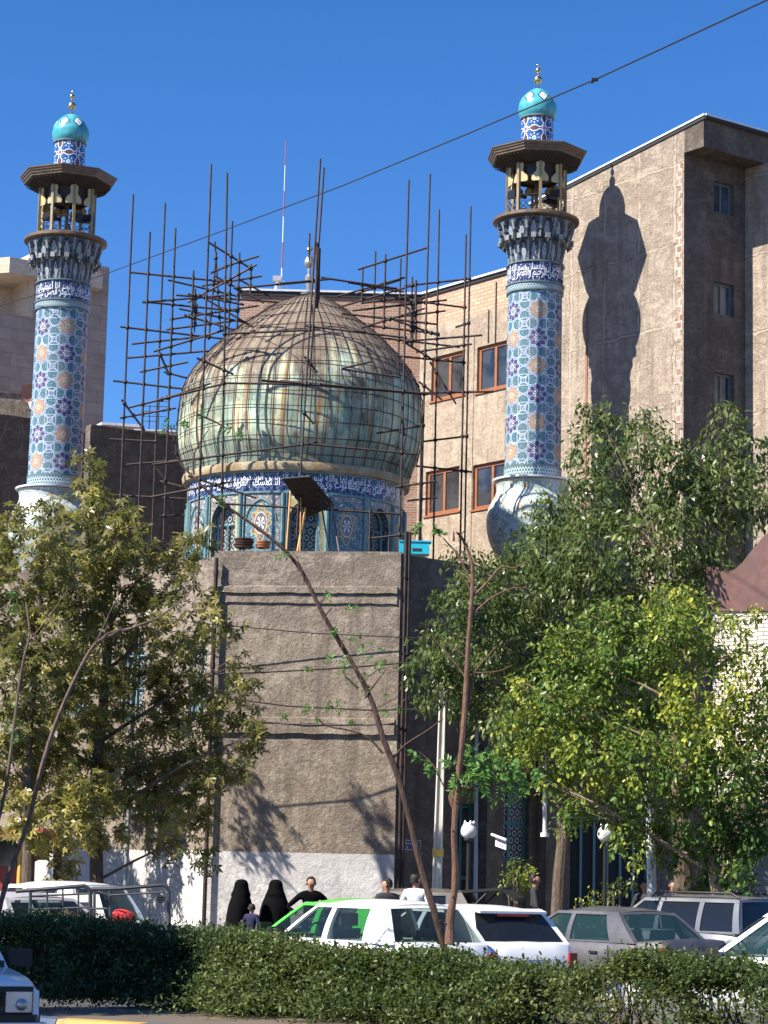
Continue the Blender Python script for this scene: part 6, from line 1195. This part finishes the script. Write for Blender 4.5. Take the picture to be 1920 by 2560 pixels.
    f.build('eyes', M_blk, T, True)
    f = MB()
    for i in range(7):
        for j in range(16):
            pass
    hp = []
    for i in range(8):
        ph = PI/2*i/7 if not bald else PI/2*(.0+.6*i/7)
        hp.append((.096*s*math.cos(ph), .105*s*math.sin(ph)))
    f.lathe(([(.088*s, -.07*s)] if True else [])+hp[:-1]+([(.001, .105*s)] if not bald else []), Vector(P(-.012, 1.655)), 20, rfun=lambda a, z, r: r*(.74 if (math.cos(a)*t0.x+math.sin(a)*t0.y) > .3 and z < .05*s else 1)*(1+.03*math.sin(9*a)))
    f.build('hair', M_hair, T, True); return T
man('man in an open black jacket with hands on his hips, facing the road', 778, 42.5, 1.66, R_(10), M_blk, 'hips')
man('man in a dark t-shirt seen from behind, left of the man in white', 968, 41.2, 1.66, R_(200), M_char, 'down', sleeve=.35, turn=R_(60))
man('balding man in a white shirt looking away beside the raised tailgate', 1040, 41.2, 1.76, R_(165), M_wsh, 'down', bald=True, turn=R_(-40))
man('person in a dark t-shirt walking behind the round-headed small tree', 1338, 44.0, 1.68, R_(80), M_char, 'swing', sleeve=.3, z0=.14)
man('person with face just visible left of the white post beside the estate car', 1612, 45, 1.60, R_(-20), M_char, 'down', z0=.14)
man('person half hidden behind the thick dark trunk', 1683, 45.5, 1.62, R_(20), M_nav, 'down', z0=.14)
man('person in dark clothes between the thick trunk and the pale trunk', 1738, 45.2, 1.40, R_(-60), M_blk, 'down', z0=.14)
def chador(label, px, Y, h, rz, col, lean=.0):
    q = at(px, 2200, Y); T = thing('person', (q.x, Y, .004), label, 'person', 'people on the far side of the road', rz); s = h/1.6; f = MB()
    pr = [(.36, .03), (.345, .3), (.31, .7), (.30, .95), (.275, 1.12), (.235, 1.24), (.185, 1.34), (.15, 1.42), (.135, 1.48), (.127, 1.53), (.105, 1.58), (.06, 1.61), (.002, 1.62)]
    f.lathe([(r*s, z*s) for r, z in spline(pr, 2)], (0, 0, 0), 32, shear=(0, -lean), rfun=lambda a, z, r: r*(1+(.09*math.sin(7*a+z*3)+.05*math.sin(13*a-z*5))*max(0, 1-z/1.3))*(1-.18*abs(math.sin(a)) if z < 1.3*s else 1))
    f.build('chador', col, T, True)
    bd = [(0, -.02-lean*1.3*s, 1.2*s, .04*s), (0, -.03-lean*1.4*s, 1.40*s, .05*s), (0, -.06*s-lean*1.45*s, 1.475*s, .068*s, .075*s), (0, -.055*s-lean*1.5*s, 1.53*s, .05*s), (0, -.135*s-lean*1.47*s, 1.47*s, .014*s)]
    skin_mesh('body', bd, [(0, 1), (1, 2), (2, 3), (2, 4)], M_skin, T); return T
chador('person in a full black chador with a backpack bulge, the left one, facing right', 600, 42.4, 1.57, R_(80), M_blk, .02)
chador('person in a long black chador standing straight, the right one by the white wall', 690, 42.8, 1.58, R_(-20), M_blk)
man('small child in dark navy clothes in front of the left chador', 632, 41.8, 1.16, R_(150), M_nav, 'down', turn=R_(30))

# ------------------------------------------------------------------ street furniture
M_conc = flat('pale_concrete_pole', (.62, .57, .48), .85, var=.15, sc=3, bmp=.4); M_gal = flat('galvanised_pole', (.28, .31, .34), .45, .4)
q0, q1 = at(1090, 2235, 47), at(1110, 1635, 47); q0.z = .14; T = thing('utility_pole', q0, 'tapering concrete utility pole with a yellow band, right of the front wall', 'utility pole', ); f = MB(); fl = MB()
for k, (w0, w1, o) in enumerate(((.20, .10, 0),)):
    a = [q0+Vector((x, y, 0)) for x, y in ((-.11, -.07), (.11, -.07), (.11, .07), (-.11, .07))]; b = [q1+Vector((x, y, 0)) for x, y in ((-.06, -.05), (.06, -.05), (.06, .05), (-.06, .05))]
    n = f.add(a+b)
    for i in range(4): f.face((n+i, n+(i+1) % 4, n+4+(i+1) % 4, n+4+i))
    f.face((n+4, n+5, n+6, n+7))
f.build('shaft', M_conc, T)
for s in (-1, 1): f = MB(); g0, g1 = q0+Vector((s*.085, -.085, 0)), q1+Vector((s*.045, -.06, 0)); f.tube([g0, g1], .022, 4); f.build('flange', M_conc, T)
yb = q0.lerp(q1, (at(1093, 2132, 47).z-q0.z)/(q1.z-q0.z)); f = MB(); f.box(yb, (.225, .18, .16)); f.build('yellow_band', flat('yellow_paint', (.65, .42, .05), .6), T)
for y_, in ((1640,), (1662,)): q = at(1109, y_, 47); f = MB(); f.tube([q+Vector((0, -.08, 0)), q+Vector((0, -.08, .14))], [.05, .03], 8); f.build('insulator', M_whiteglaze, T)
def pole(name, label, x0, y0, x1, y1, Y, r, m_, cat='pole', zb=.14):
    a, b = at(x0, y0, Y), at(x1, y1, Y); b.z = zb; T = thing(name, b, label, cat); f = MB(); f.tube([b, a], [r*1.1, r*.85], 12); f.build('post', m_, T); f = MB(); f.tube([b, b+Vector((0, 0, .08))], r*2.2, 12); f.build('base_flange', m_, T); return T
T = pole('lamp_post', 'grey galvanised lamp post rising into the left plane tree', 340, 1600, 312, 2250, 46.2, .045, M_gal, 'lamp post')
T = pole('sign_pole', 'slim grey teal steel pole right of the reddish sapling', 1192, 1785, 1190, 2250, 47.4, .04, M_gal)
T = pole('sign_pole', 'thick pole painted white beside the estate car', 1622, 1950, 1636, 2290, 41.6, .085, flat('white_pole_paint', (.6, .62, .6), .6, var=.12, dirt=(.3, .3, .28)), zb=.1)
T = pole('conduit_pole', 'narrow white pole before the alley wall, ending above the hanging sign', 1362, 1860, 1362, 2090, 46.5, .04, flat('white_conduit', (.62, .62, .6), .6), zb=at(1362, 2092, 46.5).z)
T = pole('rust_post', 'rusty brown square post between the two right-hand trunks', 1745, 2120, 1745, 2250, 47, .035, M_rust)
def tulip(label, x, y, Y):
    q = at(x, y, Y); T = thing('globe_lamp', (q.x, Y, .14), label, 'street lamp', 'tulip globe lamps before the mosque'); f = MB(); f.tube([(q.x, Y, .14), (q.x, Y, q.z-.16)], [.045, .035], 10); f.build('post', M_iron, T)
    f = MB(); f.lathe([(.05, -.17), (.09, -.155), (.09, -.13), (.06, -.12)], q, 14); f.build('collar', M_iron, T)
    f = MB(); f.lathe(spline([(.06, -.13), (.125, -.07), (.15, .0), (.14, .07), (.11, .13), (.085, .17)], 3), q, 24, rfun=lambda a, z, r: r*(1-.06*abs(math.cos(2.5*a)))+ (0)); f.lathe([(.085, .165), (.04, .15), (.001, .145)], q, 12)
    for k in range(5): a = k*2*PI/5; c = q+Vector((.085*math.cos(a), .085*math.sin(a), .165)); f.tube([c, c+Vector((.01*math.cos(a), .01*math.sin(a), .05))], [.035, .004], 6)
    f.build('globe', flat('opal_glass', (.75, .74, .76), .3, var=.04), T)
tulip('white tulip globe lamp beside the reddish sapling', 1172, 2080, 43.8); tulip('white tulip globe lamp in front of the dark entrance', 1513, 2088, 44.6)
# hanging white sign, blue street plate
q = at(1252, 2106, 45.8); T = thing('hanging_sign', q, 'small white hanging sign with black writing on a tilted bracket by the lattice window', 'sign'); a, b = at(1229, 2086, 45.8), at(1266, 2100, 45.5); f = MB(); f.tube([a, b], .028, 6); f.build('bracket', M_whiteglaze, T)
pc = [at(1238, 2115, 45.8), at(1265, 2125, 45.6), at(1266, 2101, 45.6), at(1239, 2092, 45.8)]; f = MB(); f.prism(pc, (0, .02, 0)); f.build('panel', flat('sign_white', (.72, .7, .7), .5), T)
ux = (pc[1]-pc[0]); uy = (pc[3]-pc[0]); f = MB(); plane_text(f, 'نمازخانه', pc[0]+uy*.5+ux*.12+Vector((0, -.012, 0)), ux.normalized(), uy.normalized(), ux.length*.76, uy.length*.34); plane_text(f, 'مسجد', pc[0]+uy*.14+ux*.25+Vector((0, -.012, 0)), ux.normalized(), uy.normalized(), ux.length*.5, uy.length*.22); f.build('lettering', M_black, T)
q = at(1041, 2112, 49.5); T = thing('street_plate', q, 'dark blue street name plate with a thin white border on the alley wall corner', 'sign'); a0, a1 = Rpos(1014), Rpos(1068); z0_, z1_ = at(1041, 2125, 49.1).z, at(1041, 2100, 49.1).z; f = MB(); f.prism([P(a0, z0_, .03), P(a1, z0_, .03), P(a1, z1_, .03), P(a0, z1_, .03)], nR*-.03); f.build('plate', flat('white_enamel', (.5, .5, .5), .4), T)
f = MB(); f.prism([P(a0+.015, z0_+.015, .034), P(a1-.015, z0_+.015, .034), P(a1-.015, z1_-.015, .034), P(a0+.015, z1_-.015, .034)], nR*-.003); f.build('blue_field', flat('blue_enamel', (.015, .02, .10), .4), T)
f = MB(); plane_text(f, 'مسجد', P(a0+.1, z0_+.1, .04), dirR, (0, 0, 1), .3, .07); plane_text(f, '8', P(a0+.2, z0_+.03, .04), dirR, (0, 0, 1), .04, .05, False); f.build('lettering', flat('white_enamel', (.5, .5, .5)), T)
q = at(478, 2112, 50); T = thing('wall_plate', q, 'small blue enamel plate on the side wall behind the plane leaves', 'sign'); f = MB(); f.box(q+Vector((0, -.15, 0)), (.22, .03, .2), R_(-46)); f.build('plate', flat('bright_blue_enamel', (.02, .03, .3), .4), T)
# red kiosk
T = thing('kiosk', at(40, 2150, 44), 'red kiosk with a dark window and a yellow post at the left edge', 'kiosk'); Yk = 46.5; M_kr = flat('red_kiosk_paint', (.30, .05, .03), .5, var=.2); S4 = lambda x0, y0, x1, y1, Y: [at(x0, y1, Y), at(x1, y1, Y), at(x1, y0, Y), at(x0, y0, Y)]
f = MB(); p4 = S4(-80, 2108, 60, 2170, Yk); [setattr(p, 'z', .14) for p in p4[:2]]; f.prism(p4, (0, 1.6, 0)); f.build('body', M_kr, T)
f = MB(); f.prism(S4(-100, 2070, 108, 2095, Yk-.6), (0, 2.6, 0)); f.build('roof', flat('red_awning', (.42, .09, .05), .6), T); f = MB(); f.prism(S4(-60, 2100, 40, 2165, Yk-.03), (0, .02, 0)); f.build('window', M_win, T)
f = MB(); a = at(54, 2098, Yk-.3); f.tube([(a.x, a.y, .14), a], .06, 8); f.build('post', flat('yellow_post', (.6, .36, .08), .6), T); f = MB(); f.prism(S4(62, 2098, 122, 2150, Yk), (0, .1, 0)); f.build('side_panel', flat('brick_red_panel', (.25, .07, .04), .7), T)
# shop at the right edge: cream brick wall, brown sheet gable, shutter
T = thing('brick_shop', at(1850, 2200, 45), 'cream brick shop with a curved brown sheet-metal gable at the right edge', 'building'); w0, w1 = at(1782, 1800, 43), at(2150, 1800, 41); w0.z = w1.z = 0; dK = (w1-w0).normalized(); zt_ = at(1850, 1524, 42.6).z
f = MB(); wall(f, w0, w1, 3.2, zt_); wall(f, w0+Vector((1.2, 5, 0)), w0, 3.2, zt_-.003); f.build('wall', M_crbrick, T); f = MB(); wall(f, w0, w1, .0, 3.197); f.build('lower_wall', M_dkplaster, T)
kpos = lambda x: line_pos(w0, dK, x); nK = Vector((dK.y, -dK.x, 0)); out = []
for x, y in ((1779, 1528), (1781, 1418), (1792, 1416), (1806, 1418), (1822, 1428), (1838, 1431), (1852, 1424), (1870, 1408), (1895, 1376), (1925, 1342), (1990, 1290), (2100, 1250), (2100, 1528)):
    a_ = kpos(x); p = w0+dK*a_; out.append(p+nK*.05+Vector((0, 0, at(x, y, p.y).z)))
f = MB(); f.prism(out, nK*-1.2); f.build('gable', flat('brown_sheet_metal', (.15, .075, .06), .42, .15, var=.15, dirt=(.1, .07, .06)), T)
q = at(1905, 2300, 45.5); f = MB()
for i in range(26): f.box((at(1960, 2200, 41.4).x, 41.35, .3+i*.09), (1.9, .03+.02*(i % 2), .085), R_(-12))
sh = f.build('roller_shutter', flat('grey_shutter', (.26, .28, .28), .5, .3), T)
# dark shop front filling the back between the trunks
